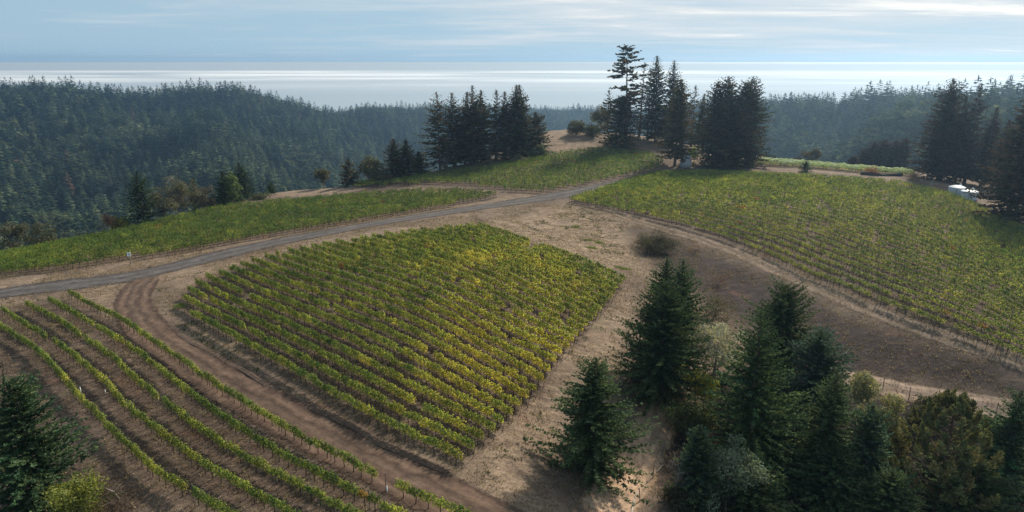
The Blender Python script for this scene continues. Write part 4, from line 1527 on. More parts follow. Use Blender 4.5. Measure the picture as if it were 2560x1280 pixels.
# lower left
fir(100, 1275, 90, 945, 200, 'large dark fir in the lower left beside the end vine row', prof=.62, wob=.18, base=.02, col=(0.030, 0.058, 0.032), nb=480)
leafy(175, 1330, 175, 1195, 135, 'bright yellow-green bush in front of the large dark fir', col=(0.17, 0.185, 0.03), col2=(0.115, 0.135, 0.03), nleaf=3000, leaf=0.2, name='yellow_bush', cat='bush', dist=52)
leafy(8, 1200, 8, 1100, 70, 'orange tinged green shrub at the left edge behind the fir', col=(0.12, 0.10, 0.03), col2=(0.06, 0.07, 0.025), nleaf=1800, leaf=0.2, name='autumn_shrub', cat='shrub')
bare(14, 1020, 10, 872, 70, 'leafless dark sapling at the left edge above the fir', n=420, col=(0.12, 0.09, 0.08), bark='bark')
bare(280, 1290, 275, 1215, 130, 'dark brown dead bramble at the bottom near the yellow bush', n=1500, col=(0.07, 0.05, 0.035), name='dead_bramble', cat='bush', bark='bark')
bare(15, 1050, 15, 1005, 90, 'low tangled dead brush under the leafless sapling', n=900, col=(0.10, 0.075, 0.06), name='dead_brush', cat='brush', bark='bark')
# left, along the crest
fir(342, 556, 340, 428, 85, 'tall dark fir at the left end of the crest trees', near=False, col=(.028, .047, .028), col2=(.05, .072, .036), nb=260, step=.4, tw=.69, prof=.75)
fir(552, 505, 553, 428, 56, 'dark fir with a leafy green tree against its side', near=False, col=(.028, .047, .028), col2=(.05, .072, .036), step=.4, tw=.69)
fir(610, 500, 610, 406, 66, 'full dark fir tallest of the middle crest trees', near=False, col=(.028, .047, .028), col2=(.05, .072, .036), step=.4, tw=.69, nb=260, prof=.75)
fir(592, 508, 592, 472, 34, 'small green fir in front of the full dark fir', near=False, step=.35, tw=.6, nb=120, col=(0.05, 0.085, 0.045))
fir(548, 515, 549, 490, 26, 'small bushy fir at the foot of the crest trees', near=False, step=.35, tw=.6, nb=120)
fir(480, 520, 480, 443, 36, 'dark green fir tip rising from the grey brush', near=False, step=.4, tw=.8, dist=200, nb=140)
fir(679, 487, 678, 456, 24, 'small lone conifer on the bare ground behind the left vineyard', near=False, step=.3, tw=.55, nb=120, base=.12)
leafy(570, 508, 572, 432, 44, 'rounded green broadleaf tree between the two dark crest firs', col=(0.07, 0.11, 0.035), col2=(0.10, 0.14, 0.05), nleaf=2200, leaf=.42)
leafy(398, 555, 400, 462, 62, 'grey-green thin leaved tree right of the tall crest fir', col=(0.12, 0.115, 0.075), col2=(0.09, 0.085, 0.055), nleaf=1700, leaf=.36, bark='greybark')
bare(432, 545, 430, 418, 60, 'tall bare brownish tree among the crest brush', n=1400, leaf=.22, col=(0.13, 0.11, 0.09))
leafy(450, 540, 450, 455, 66, 'olive brown tree with sparse leaves in the crest brush', col=(0.085, 0.088, 0.060), col2=(0.115, 0.115, 0.08), nleaf=1700, leaf=.36, bark='greybark')
leafy(500, 525, 500, 468, 66, 'brownish leafless looking thicket left of the dark fir', col=(0.10, 0.085, 0.07), col2=(0.075, 0.07, 0.05), nleaf=1700, leaf=.36, bark='greybark', name='thicket', cat='thicket')
leafy(525, 520, 525, 490, 60, 'dark low bush under the crest thicket', col=(0.06, 0.06, 0.035), col2=(0.09, 0.08, 0.05), nleaf=1100, leaf=.36, name='low_bush', cat='bush', low=.05)
leafy(296, 570, 297, 540, 50, 'yellow-green rounded bush at the edge of the left vineyard', col=(0.21, 0.20, 0.03), col2=(0.13, 0.14, 0.035), nleaf=1300, leaf=.36, name='yellow_bush', cat='bush', low=.02)
bare(264, 582, 264, 530, 34, 'thin rusty brown shrub left of the yellow crest bush', n=900, leaf=.22, col=(0.17, 0.10, 0.08), name='dry_shrub', cat='shrub')
leafy(40, 620, 30, 560, 80, 'dull green tree behind the left vineyard at the left edge', col=(0.055, 0.06, 0.035), col2=(0.09, 0.08, 0.05), nleaf=1800, leaf=.42, dist=165)
leafy(100, 615, 98, 580, 80, 'brownish shrub peeping over the left vineyard crest', col=(0.05, 0.055, 0.03), col2=(0.075, 0.07, 0.04), nleaf=1500, leaf=.42, dist=160, name='crest_shrub', cat='shrub')
leafy(650, 498, 648, 484, 42, 'low green shrub at the left end of the bare ground', col=(0.06, 0.075, 0.04), col2=(0.09, 0.09, 0.05), nleaf=700, leaf=.36, name='low_shrub', cat='shrub', low=.02)

# redwoods behind the hilltop vineyard
G2 = 'redwoods behind the hilltop vineyard'
rw = dict(near=False, name='redwood_tree', bark='redbark', col=RED1, col2=RED2, droop=-0.38, rise=0.25, tipup=0.22, step=.5, tw=1.25)
for px, pyb, pxt, pyt, w, lb, dist, kw in [
    (1095, 412, 1095, 230, 110, 'leftmost tall redwood with open layered boughs in the middle grove', None, dict(nb=190, gap=.25, prof=.7)),
    (1132, 410, 1135, 232, 85, 'slim redwood second in the middle grove', None, dict(nb=230)),
    (1160, 408, 1160, 230, 80, 'redwood third in the middle grove with reddish boughs', None, dict(nb=230)),
    (1186, 410, 1184, 214, 95, 'redwood with a bare spike top in the middle grove', None, dict(nb=210, gap=.15)),
    (1203, 405, 1203, 226, 80, 'redwood just right of the spike topped one', None, dict(nb=230)),
    (1240, 400, 1238, 224, 70, 'sparse redwood right of the narrow gap in the middle grove', None, dict(nb=170, gap=.3)),
    (1264, 398, 1262, 230, 66, 'shorter redwood left of the twin tops', None, dict(nb=210)),
    (1284, 396, 1283, 212, 84, 'left one of twin high redwood tops in the middle grove', None, dict(nb=260)),
    (1304, 394, 1303, 212, 80, 'right one of twin high redwood tops in the middle grove', None, dict(nb=260)),
    (1340, 386, 1340, 281, 70, 'short broad redwood at the right end of the middle grove', None, dict(nb=200, prof=.6)),
    (985, 448, 985, 348, 62, 'dark redwood left of the middle grove, taller of two', None, dict(nb=170, prof=.7)),
    (1016, 444, 1016, 350, 52, 'dark slim redwood right of its pair, left of the grove', None, dict(nb=170)),
    (868, 458, 868, 398, 48, 'open topped dark conifer over the vineyard corner', None, dict(nb=120, gap=.2)),
    (1045, 432, 1045, 380, 44, 'small dark conifer filling the space left of the grove', None, dict(nb=120)),
]:
    fir(px, pyb, pxt, pyt, w, lb, dist=dist, group=G2, **{**rw, **kw})
leafy(920, 460, 920, 390, 66, 'brown-green round tree between the small conifers', col=(0.085, 0.075, 0.04), col2=(0.06, 0.065, 0.035), nleaf=2200, leaf=.5)
leafy(805, 460, 805, 424, 40, 'olive tree behind the far vineyard corner', col=(0.08, 0.075, 0.045), col2=(0.06, 0.06, 0.035), nleaf=1000, leaf=.5)
leafy(955, 458, 955, 420, 50, 'low dark bush left of the small redwood pair', col=(0.05, 0.055, 0.035), col2=(0.07, 0.06, 0.04), nleaf=1000, leaf=.5, name='dark_bush', cat='bush', low=.02)
leafy(1345, 395, 1338, 362, 40, 'green bush at the right foot of the middle grove', col=(0.06, 0.085, 0.04), col2=(0.09, 0.10, 0.05), nleaf=1000, leaf=.5, name='green_bush', cat='bush', low=.02)
leafy(1300, 408, 1302, 392, 55, 'low scrub on the bank above the hilltop vines', col=(0.075, 0.075, 0.04), col2=(0.11, 0.10, 0.06), nleaf=900, leaf=.45, name='low_scrub', cat='bush', low=.02)

# centre grove on the summit
for px, pyb, pxt, pyt, w, lb, dist, kw in [
    (1566, 370, 1560, 113, 84, 'tallest tree, a gaunt redwood with a flat top and bare trunk', None, dict(nb=85, gap=.3, prof=.2, base=.30, trunk_r=.55, wob=.35, tipup=.02, rise=.12, droop=-.12, tw=1.7, width=.3, dens=3)),
    (1550, 368, 1550, 240, 96, 'bushy dark redwood around the foot of the gaunt tree', None, dict(nb=260, prof=.5)),
    (1524, 366, 1522, 225, 56, 'thin open redwood left of the gaunt tree', 282, dict(nb=90, gap=.35)),
    (1608, 372, 1607, 156, 48, 'spindly sparse redwood right of the gaunt tree', 275, dict(nb=95, gap=.4, prof=.7)),
    (1628, 380, 1628, 170, 50, 'thin redwood beside the spindly one', 272, dict(nb=120, gap=.3)),
    (1650, 380, 1650, 140, 80, 'full spired redwood, second tallest of the summit grove', 268, dict(nb=300, prof=.7)),
    (1694, 385, 1693, 152, 84, 'spired redwood behind the brown broad one', 268, dict(nb=280, prof=.75)),
    (1686, 415, 1690, 200, 84, 'broad brownish redwood in front of the summit grove by the grey tank', None, dict(nb=320, prof=.55, base=.10, col=(0.075, 0.066, 0.036), col2=(0.11, 0.08, 0.045))),
    (1738, 400, 1739, 214, 46, 'thin see-through redwood left of the dense block of trees', 275, dict(nb=110, gap=.3)),
    (1758, 405, 1757, 235, 50, 'short redwood at the left of the dense block of trees', 262, dict(nb=180)),
    (1780, 412, 1778, 204, 84, 'redwood forming the left peak of the dense block of trees', None, dict(nb=280, prof=.5)),
    (1808, 414, 1807, 192, 94, 'redwood forming the middle peak of the dense block of trees', None, dict(nb=300, prof=.5)),
    (1840, 414, 1840, 206, 86, 'redwood with a blunt top in the dense block of trees', None, dict(nb=280, prof=.45)),
    (1870, 414, 1869, 192, 100, 'redwood forming the right peak of the dense block of trees', None, dict(nb=300, prof=.55)),
    (1820, 418, 1822, 260, 130, 'dark lower redwood filling the front of the dense block', None, dict(nb=300, prof=.4)),
]:
    fir(px, pyb, pxt, pyt, w, lb, dist=dist, group='redwoods of the summit grove', **{**rw, **kw})
leafy(1440, 338, 1440, 292, 52, 'round dark oak on the bare summit', col=(0.05, 0.055, 0.03), col2=(0.085, 0.075, 0.04), nleaf=1600, leaf=.5, low=.05, name='oak_tree')
leafy(1478, 340, 1478, 305, 46, 'small green tree right of the round summit oak', col=(0.06, 0.065, 0.035), col2=(0.08, 0.08, 0.045), nleaf=1100, leaf=.5, low=.05)
leafy(1504, 350, 1504, 262, 50, 'tan leaved tree left of the summit redwoods', col=(0.10, 0.085, 0.05), col2=(0.075, 0.07, 0.04), nleaf=1600, leaf=.5, dist=285)
leafy(1728, 404, 1728, 374, 32, 'bright lime green small tree behind the grey tank', col=(0.24, 0.30, 0.07), col2=(0.18, 0.25, 0.05), nleaf=1300, leaf=.32, low=.3)

# right: grove by the water tanks
for px, pyb, pxt, pyt, w, lb, dist, kw in [
    (2345, 450, 2345, 262, 96, 'shorter left shoulder redwood of the grove by the white tanks', None, dict(nb=260, prof=.6)),
    (2388, 450, 2387, 196, 130, 'tallest broad redwood above the white tanks', 226, dict(nb=340, prof=.6)),
    (2428, 465, 2426, 240, 80, 'redwood between the two peaks behind the white tanks', 218, dict(nb=220)),
    (2458, 470, 2456, 208, 90, 'open topped redwood right of the tallest one by the tanks', 220, dict(nb=200, gap=.2)),
    (2490, 480, 2488, 268, 66, 'dark redwood filling behind the right water tank', 216, dict(nb=240)),
    (2530, 490, 2530, 300, 70, 'brown redwood at the right beside the yellow markers', 210, dict(nb=220)),
    (2585, 520, 2582, 225, 150, 'huge brownish redwood cut by the right edge', 165, dict(nb=320, prof=.6)),
    (2545, 512, 2548, 300, 80, 'pale trunked redwood just left of the right edge', None, dict(nb=130, gap=.4, base=.35)),
    (2650, 560, 2650, 240, 150, 'redwood beyond the right edge of the view', 160, dict(nb=220)),
]:
    fir(px, pyb, pxt, pyt, w, lb, dist=dist, group='redwoods by the white water tanks', **{**rw, **dict(col=(0.046, 0.046, 0.030), col2=(0.09, 0.055, 0.038)), **kw})
for i, (px, pyt, w, lb) in enumerate([(2165, 372, 46, 'left low conifer of the dark reddish clump beyond the nets'), (2190, 356, 50, 'second conifer of the dark reddish clump beyond the nets'), (2216, 350, 52, 'middle conifer of the dark reddish clump beyond the nets'),
                                      (2242, 352, 52, 'fourth conifer of the dark reddish clump beyond the nets'), (2264, 346, 50, 'right conifer, tallest of the dark reddish clump beyond the nets'), (2135, 393, 22, 'tiny conifer left of the dark reddish clump')]):
    fir(px, 425, px, pyt, w, lb, dist=292 - i * 2, group='conifers of the dark reddish clump', **{**rw, **dict(nb=170, prof=.5, col=(0.05, 0.04, 0.03), col2=(0.085, 0.05, 0.038))})
leafy(2033, 412, 2033, 368, 46, 'brown-green rounded tree beyond the bird nets', col=(0.07, 0.065, 0.035), col2=(0.09, 0.07, 0.045), nleaf=1500, leaf=.5, dist=285, low=.05)
leafy(1996, 412, 1996, 393, 18, 'tiny dark tree left of the rounded tree beyond the nets', col=(0.06, 0.055, 0.035), col2=(0.08, 0.065, 0.04), nleaf=500, leaf=.4, dist=285, low=.05)
fir(2013, 430, 2013, 404, 26, 'small dark conifer beside the hilltop track', near=False, nb=110, step=.35, tw=.6, base=.02)
bare(2178, 438, 2178, 420, 38, 'rusty red shrub growing from the dark planter', n=900, leaf=.2, col=(0.20, 0.085, 0.05), name='rusty_shrub', cat='shrub')
bare(2285, 452, 2285, 432, 36, 'orange brown shrub at the foot of the tank grove', n=900, leaf=.2, col=(0.17, 0.10, 0.06), name='rusty_shrub', cat='shrub')

# ------------------------------------------------------------------ small things
def small_things():
    # water tanks
    for px, py, w, lb in ((2390, 486, 31, 'white water tank half hidden by the other tank'), (2421, 497, 31, 'front white water tank below the redwoods')):
        p = at(px, py)
        dd = np.linalg.norm(p - np.array([0, 0, CAMZ]))
        r_ = w * 0.5 * dd / FPX
        e = empty('water_tank', p)
        tag(e, lb, 'water tank', 'white water tanks')
        g = Geo()
        prof = [(0.0, -0.2), (r_ * .98, -0.2)]
        for i in range(7):
            z0 = i * 0.30
            prof += [(r_, z0 + .02), (r_ * 1.012, z0 + .06), (r_ * 1.012, z0 + .20), (r_, z0 + .26)]
        prof += [(r_ * 1.03, 2.1), (r_ * 1.03, 2.16)]
        g.lathe(prof, 40)
        link('shell', g.mesh('tank_shell', True), M['tankwhite'], e)
        g = Geo()
        g.lathe([(r_ * 1.0, 2.16), (r_ * .85, 2.32), (r_ * .5, 2.58), (r_ * .2, 2.68), (0.0, 2.70)], 40)
        link('roof', g.mesh('tank_roof', True), M['tankwhite'], e)
        g = Geo()
        g.lathe([(0.3, 2.4), (0.3, 2.95), (0.24, 3.05), (0, 3.07)], 16)
        link('hatch', g.mesh('tank_hatch', True), M['tankwhite'], e).location = (r_ * .45, 0.2, -0.05)
        g = Geo()
        g.tube([(-r_ * .6, -r_ * .85, 0.0), (-r_ * .6, -r_ * .87, 1.9)], .04, 6)
        g.tube([(-r_ * .3, -r_ * 1.0, 0.25), (-r_ * .3, -r_ * 1.15, 0.25), (-r_ * .3, -r_ * 1.15, -0.1)], .05, 6)
        link('pipe', g.mesh('pipe'), M['dark'], e)
    # sign in front of the left vineyard
    p = at(327, 661)
    e = empty('sign', p)
    tag(e, 'white square sign on a grey post before the left vineyard', 'sign')
    g = Geo()
    g.box((0, 0, 0.95), (0.13, 0.11, 2.1))
    link('post', g.mesh('sign_post'), M['post'], e)
    g = Geo()
    g.box((-0.02, -0.085, 2.05), (0.72, 0.04, 0.80), 0.08)
    b = link('board', g.mesh('sign_board'), M['white'], e)
    g = Geo()
    for (x, z, w, h_) in ((-0.12, 2.24, .14, .07), (0.02, 2.24, .08, .07), (0.10, 2.24, .06, .07), (-0.05, 2.02, .12, .10), (0.08, 2.0, .10, .10), (0.08, 1.90, .05, .08), (0.2, 1.74, .07, .05)):
        g.box((x, -0.112, z), (w, 0.012, h_), 0.08)
    link('lettering', g.mesh('sign_lettering'), M['ink'], b)
    # vine shelters (white tubes)
    for px, py, lb, hh in ((968, 1233, 'white grow tube at the missing vine near the bottom', .75), (264, 985, 'white grow tube in the fourth lower vine row', .6), (604, 862, 'small white peg beside the lowest central vine row', .3), (203, 985, 'white stake standing among the yellow leaves of the last row', .9)):
        p = at(px, py)
        e = empty('grow_tube', p)
        tag(e, lb, 'grow tube', 'white grow tubes')
        g = Geo()
        g.lathe([(0.0, -.05), (0.055, -.05), (0.05, hh), (0.042, hh), (0.042, 0.02)], 10)
        link('sleeve', g.mesh('sleeve', True), M['white'], e)
        g = Geo()
        g.tube([(0.03, 0, -.1), (0.03, 0, hh + .25)], .012, 5)
        link('stake', g.mesh('tube_stake'), M['steel'], e)
    # grey tank on the summit
    p = at(1714, 416)
    e = empty('grey_tank', p)
    tag(e, 'grey concrete tank tower beside the brown redwood', 'tank')
    g = Geo()
    g.lathe([(0, -.2), (2.05, -.2), (1.95, 1.2), (1.65, 2.6), (1.35, 3.9), (1.32, 4.1)], 28)
    link('body', g.mesh('tank_body', True), M['concrete'], e)
    g = Geo()
    g.lathe([(1.3, 4.08), (1.62, 4.1), (1.62, 4.35), (1.0, 4.6), (0, 4.7)], 28)
    link('cap', g.mesh('tank_cap', True), M['dark'], e)
    g = Geo()
    g.lathe([(0, 0), (.3, 0), (.3, .5), (.2, .6), (0, .62)], 14)
    link('vent', g.mesh('tank_vent', True), M['concrete'], e).location = (0, 0, 4.68)
    # white pump housings and pipes
    p = at(1724, 411)
    e = empty('pump', p)
    tag(e, 'white pump housing at the right foot of the grey tank', 'pump')
    g = Geo()
    g.lathe([(0, 0.35), (.5, .35), (.55, .6), (.5, 1.25), (.3, 1.5), (0, 1.55)], 16)
    link('tank', g.mesh('pump_tank', True), M['white'], e)
    g = Geo()
    for a in (0.5, 2.6, 4.7):
        g.tube([(math.cos(a) * .35, math.sin(a) * .35, .45), (math.cos(a) * .55, math.sin(a) * .55, -.05)], .06, 5)
    link('legs_frame', g.mesh('pump_frame'), M['white'], e)
    p = at(1734, 411)
    e = empty('marker', p)
    tag(e, 'small ochre yellow marker right of the white pump', 'marker')
    g = Geo()
    g.lathe([(0, -.05), (.34, -.05), (.28, .7), (.12, 1.3), (0, 1.4)], 12)
    link('body', g.mesh('marker_body', True), M['yellow'], e)
    g = Geo()
    g.tube([(0, 0, 1.35), (0, 0, 1.75)], .05, 6)
    link('tip', g.mesh('marker_tip'), M['dark'], e)
    p = at(1769, 411)
    e = empty('standpipe', p)
    tag(e, 'white bent standpipe before the dense block of trees', 'standpipe')
    g = Geo()
    g.tube([(-.55, 0, -.05), (-.55, 0, .85), (-.3, 0, 1.0), (.2, 0, 1.0)], .09, 7)
    link('elbow', g.mesh('pipe_elbow'), M['white'], e)
    g = Geo()
    g.tube([(.25, 0, -.05), (.25, 0, 1.7)], .13, 8)
    g.box((.25, 0, 1.05), (.42, .3, .25))
    link('riser', g.mesh('pipe_riser'), M['white'], e)
    p = at(1709, 417)
    e = empty('white_post', p)
    tag(e, 'short white post in front of the grey tank', 'post')
    g = Geo()
    g.tube([(0, 0, -.05), (0, 0, .85)], .11, 8)
    link('shaft', g.mesh('post_shaft'), M['white'], e)
    g = Geo()
    g.lathe([(0.13, 0.84), (.14, .9), (0, 1.0)], 8)
    link('cap', g.mesh('post_cap'), M['white'], e)
    # T-shaped post above the right vineyard
    p = at(1815, 427)
    e = empty('rail_post', p)
    tag(e, 'thin T-topped post above the right vineyard edge', 'post')
    g = Geo()
    g.tube([(0, 0, -.1), (0, 0, 2.0)], .06, 6)
    link('shaft', g.mesh('post_shaft'), M['post'], e)
    g = Geo()
    g.box((0, 0, 2.03), (.6, .1, .1))
    link('crossbar', g.mesh('post_bar'), M['post'], e)
    # yellow marker posts by the track
    for px, py, mt, lb in ((2503, 509, 'yellow', 'yellow marker sleeve left of its pair by the right track'), (2508, 509, 'yellow', 'yellow marker sleeve right of its pair by the right track')):
        p = at(px, py)
        e = empty('marker_post', p)
        tag(e, lb, 'marker', 'yellow markers by the right track')
        g = Geo()
        g.lathe([(0, -.05), (.17, -.05), (.19, .6), (.12, 1.1), (0, 1.15)], 12)
        link('sleeve', g.mesh('marker_sleeve', True), M['yellow'], e)
        g = Geo()
        g.tube([(0, 0, 1.1), (0, 0, 1.9)], .04, 6)
        link('rod', g.mesh('marker_rod'), M['white'], e)
    p = at(2329, 463)
    e = empty('pale_stump', p)
    tag(e, 'pale weathered stump at the vineyard corner by the grove', 'stump')
    g = Geo()
    g.tube([(0, 0, -.1), (.05, 0, .6), (-.05, .05, 1.1)], [.22, .18, .12], 8)
    link('bole', g.mesh('stump_bole'), M['log'], e)
    g = Geo()
    g.tube([(0, 0, .7), (.35, 0, 1.2), (.42, 0, 1.7)], [.1, .08, .06], 6)
    link('limb', g.mesh('stump_limb'), M['log'], e)
    # dark raised planters
    for (pa, pb, lb) in (((2152, 437), (2196, 440), 'dark timber planter holding the rusty red shrub'), ((2199, 440), (2252, 441), 'long dark timber planter right of the rusty shrub')):
        a, b = at(*pa), at(*pb)
        c = (a + b) / 2
        L = np.linalg.norm((b - a)[:2])
        rz = math.atan2(b[1] - a[1], b[0] - a[0])
        e = empty('planter', c, rz)
        tag(e, lb, 'planter', 'dark timber planters')
        g = Geo()
        for y_ in (-.6, .6):
            g.box((0, y_, .40), (L, .1, 1.1))
        for x_ in (-L / 2 + .05, L / 2 - .05):
            g.box((x_, 0, .40), (.1, 1.09, 1.095))
        link('wall', g.mesh('planter_wall'), M['planter'], e)
        g = Geo()
        g.box((0, 0, .45), (L - .22, 1.08, .7))
        link('soil', g.mesh('planter_soil'), M['bark'], e)
    # wire fence, lower right
    FP = [(2150, 976), (2207, 972), (2272, 996), (2344, 1003), (2413, 1022), (2490, 1036), (2575, 1052), (2680, 1075), (2800, 1100)]
    base = atl(FP)
    e = empty('wire_fence', base[0])
    tag(e, 'thin wire fence with dark posts along the lower right track', 'fence')
    for q in base:
        o = link('post', FENCEPOST, None, e)
        o.location = q - base[0]
    g = Geo()
    for z_ in (.5, .95, 1.4):
        g.tube(base - base[0] + np.array([0, 0, z_]), .012, 4)
    link('wires', g.mesh('fence_wire'), M['wire'], e)
    FP = [(1668, 1098), (1655, 1140), (1632, 1195), (1600, 1255)]
    base = atl(FP)
    e = empty('wire_fence', base[0])
    tag(e, 'short run of grey fence stakes beside the dirt path', 'fence')
    for q in base:
        o = link('post', FENCEPOST, None, e)
        o.location = q - base[0]
        o.rotation_euler = (0.1 * math.sin(q[0] * 7), 0.12 * math.cos(q[1] * 3), 0)
    g = Geo()
    for z_ in (.6, 1.2):
        g.tube(base - base[0] + np.array([0, 0, z_]), .012, 4)
    link('wires', g.mesh('fence_wire'), M['wire'], e)
    # fallen branches
    for pts, r_, lb in (([(1578, 1290), (1585, 1250), (1594, 1232)], .10, 'bleached fallen branch lying at the path bottom'), ([(1642, 1182), (1652, 1170), (1662, 1160)], .07, 'short pale log lying across the shaded slope'), ([(252, 1219), (285, 1232), (300, 1250)], .07, 'grey fallen branch below the large dark fir')):
        q = atl(pts)
        e = empty('fallen_branch', q[0])
        tag(e, lb, 'branch', 'fallen branches')
        g = Geo()
        g.tube(q - q[0] + np.array([0, 0, .12]), [r_, r_ * .8, r_ * .4], 7)
        link('stem', g.mesh('branch_stem'), M['log'], e)
        g = Geo()
        mid_ = (q[1] - q[0]) + np.array([0, 0, .12])
        g.tube([mid_, mid_ + np.array([.3, .5, .35]), mid_ + np.array([.5, .9, .4])], [r_ * .5, r_ * .3, r_ * .1], 5)
        link('twig', g.mesh('branch_twig'), M['log'], e)


g = Geo()
g.tube([(0, 0, -.2), (0, 0, .8), (0, 0, 1.7)], .05, 6)
FENCEPOST = g.mesh('fence_post')
FENCEPOST.materials.append(M['post'])
small_things()


# ------------------------------------------------------------------ grass and weeds
def tufts(rg, X, Y, hgt, col, v=.3, nblade=4, wid=.02, spread=.12):
    n = len(X)
    Z = H(X, Y)
    Xb = np.repeat(X, nblade) + rg.normal(0, spread, n * nblade)
    Yb = np.repeat(Y, nblade) + rg.normal(0, spread, n * nblade)
    Zb = np.repeat(Z, nblade)
    k = n * nblade
    a = rg.uniform(0, 6.28, k)
    h_ = hgt * rg.uniform(.5, 1.3, k)
    ln = rg.normal(0, .4, (k, 2)) * h_[:, None]
    p = np.stack([Xb, Yb, Zb - .02], 1)
    t = p + np.stack([ln[:, 0], ln[:, 1], h_], 1)
    s = np.stack([np.cos(a), np.sin(a), 0 * a], 1) * wid
    Q = np.stack([p - s, p + s, t + s * .4, t - s * .4], 1)
    return Q, pal(rg, col, k, v)


rg = np.random.default_rng(77)
for px, py, w, dpt, lb in ((1440, 567, 20, 5, 'small lone green weed patch on the slope above the centre'), (1471, 600, 16, 4, 'tiny green weed patch, leftmost of three near the vines'), (1497, 606, 26, 6, 'green weed patch, right one of three near the central vines'), (1479, 620, 26, 6, 'pale green weed patch, lowest of three near the central vines'), (1556, 671, 44, 7, 'dark green weed strip at the far corner of the central vineyard'),
                           (450, 765, 34, 10, 'dark green weeds at the corner of the central vineyard')):
    p = at(px, py)
    dd = np.linalg.norm(p - np.array([0, 0, CAMZ]))
    rx = w * .5 * dd / FPX
    n = int(30 + rx * 60)
    X = p[0] + rg.normal(0, rx * .5, n)
    Y = p[1] + rg.normal(0, rx * .5 * (dpt / w) * 3.0, n)
    Q, C_ = tufts(rg, X, Y, .22, (0.13, 0.17, 0.05), nblade=4, wid=.04)
    o = link('weed_patch', quads('weed_patch', Q, C_), M['broad'])
    tag(o, lb, 'weeds', 'green weed patches')

WP = [atl(p)[:, :2] for p in ([(1180, 1180), (1290, 1030), (1450, 850), (1575, 715), (1600, 790), (1500, 900), (1360, 1100), (1260, 1240)], [(395, 720), (450, 760), (560, 850), (720, 950), (700, 965), (520, 870), (400, 790)],
                               [(1300, 560), (1420, 510), (1560, 560), (1560, 640), (1430, 630)])]
X, Y = [], []
for wp in WP:
    lo_, hi_ = wp.min(0), wp.max(0)
    q = rg.uniform(lo_, hi_, (6000, 2))
    q = q[(soft_poly(q[:, 0], q[:, 1], wp, .01) > .5) & (fbm(q[:, 0] / 2.5, q[:, 1] / 2.5, 18, 3) > .58)]
    X.append(q[:700, 0])
    Y.append(q[:700, 1])
Q, C_ = tufts(rg, np.concatenate(X), np.concatenate(Y), .16, (0.055, 0.070, 0.030), nblade=6, wid=.05, spread=.16)
o = link('low_weeds', quads('low_weeds', Q, C_), M['broad'])
tag(o, 'scattered low dark green weeds around the central vineyard', 'weeds', kind='stuff')
n = 80000
rr_ = np.sqrt(rg.uniform(46 ** 2, 175 ** 2, n))
aa_ = rg.uniform(R(-41), R(41), n)
X, Y = rr_ * np.sin(aa_), rr_ * np.cos(aa_)
kp = rim_dist(X, Y) < 1
for k_, w_ in (('main', 2.9), ('dirt', 2.7)):
    kp &= line_dist(X, Y, RW[k_][::4]) > w_
kp &= fbm(X / 6, Y / 6, 8, 3) > 0.40
X, Y = X[kp], Y[kp]
Q, C_ = tufts(rg, X, Y, .20, (0.21, 0.165, 0.10), nblade=3, wid=.04, spread=.22)
C_ = C_ * np.repeat(rg.choice([0.35, 0.7, 1.0, 1.5], len(X)), 3)[:, None]
o = link('dry_grass', quads('dry_grass', Q, C_), M['dry'])
tag(o, 'dry straw coloured grass tufts over the slopes', 'grass', kind='stuff')

# ------------------------------------------------------------------ forest on the hills
def forest_template(rg, kind):
    if kind == 'conifer':
        nb = 34
        t = 0.04 + 0.96 * (np.arange(nb) + rg.uniform(size=nb)) / nb
        az = np.arange(nb) * 2.4 + rg.normal(0, .3, nb)
        w = 0.20 * rg.uniform(.85, 1.2)
        L = w * (1 - t) ** .85 * rg.uniform(.7, 1.25, nb) + .022
        Qs = []
        for k in range(3):
            a2 = az + (k - 1) * 0.7
            p = np.stack([np.cos(az) * L * .15, np.sin(az) * L * .15, t * .95], 1)
            d = nrm(np.stack([np.cos(a2), np.sin(a2), np.full(nb, -.38) + .28 * t], 1))
            ln = L * rg.uniform(.8, 1.15, nb) + .02
            Qs.append(sprays(rg, p, d, ln, ln * .28 + .006, .7))
        Q = np.vstack(Qs)
        up = nrm(np.array([[0.05, 0, 1.0]]))
        Q = np.vstack([Q, sprays(rg, np.array([[0, 0, .81]] * 4), np.repeat(up, 4, 0), np.full(4, .20), np.full(4, .013), 0.0)])
        return Q
    n = 110
    d = nrm(rg.normal(size=(n, 3)))
    lob = 1 + .25 * np.sin(d[:, 0] * 5 + rg.uniform(0, 6)) * np.sin(d[:, 1] * 5 + rg.uniform(0, 6))
    c = d * (lob * rg.uniform(.75, 1.05, n))[:, None] * np.array([.33, .33, .46]) + np.array([0, 0, .5])
    return leaf_quads(rg, c, nrm(d + rg.normal(0, .5, (n, 3))), .16 * rg.uniform(.7, 1.3, n), .8)


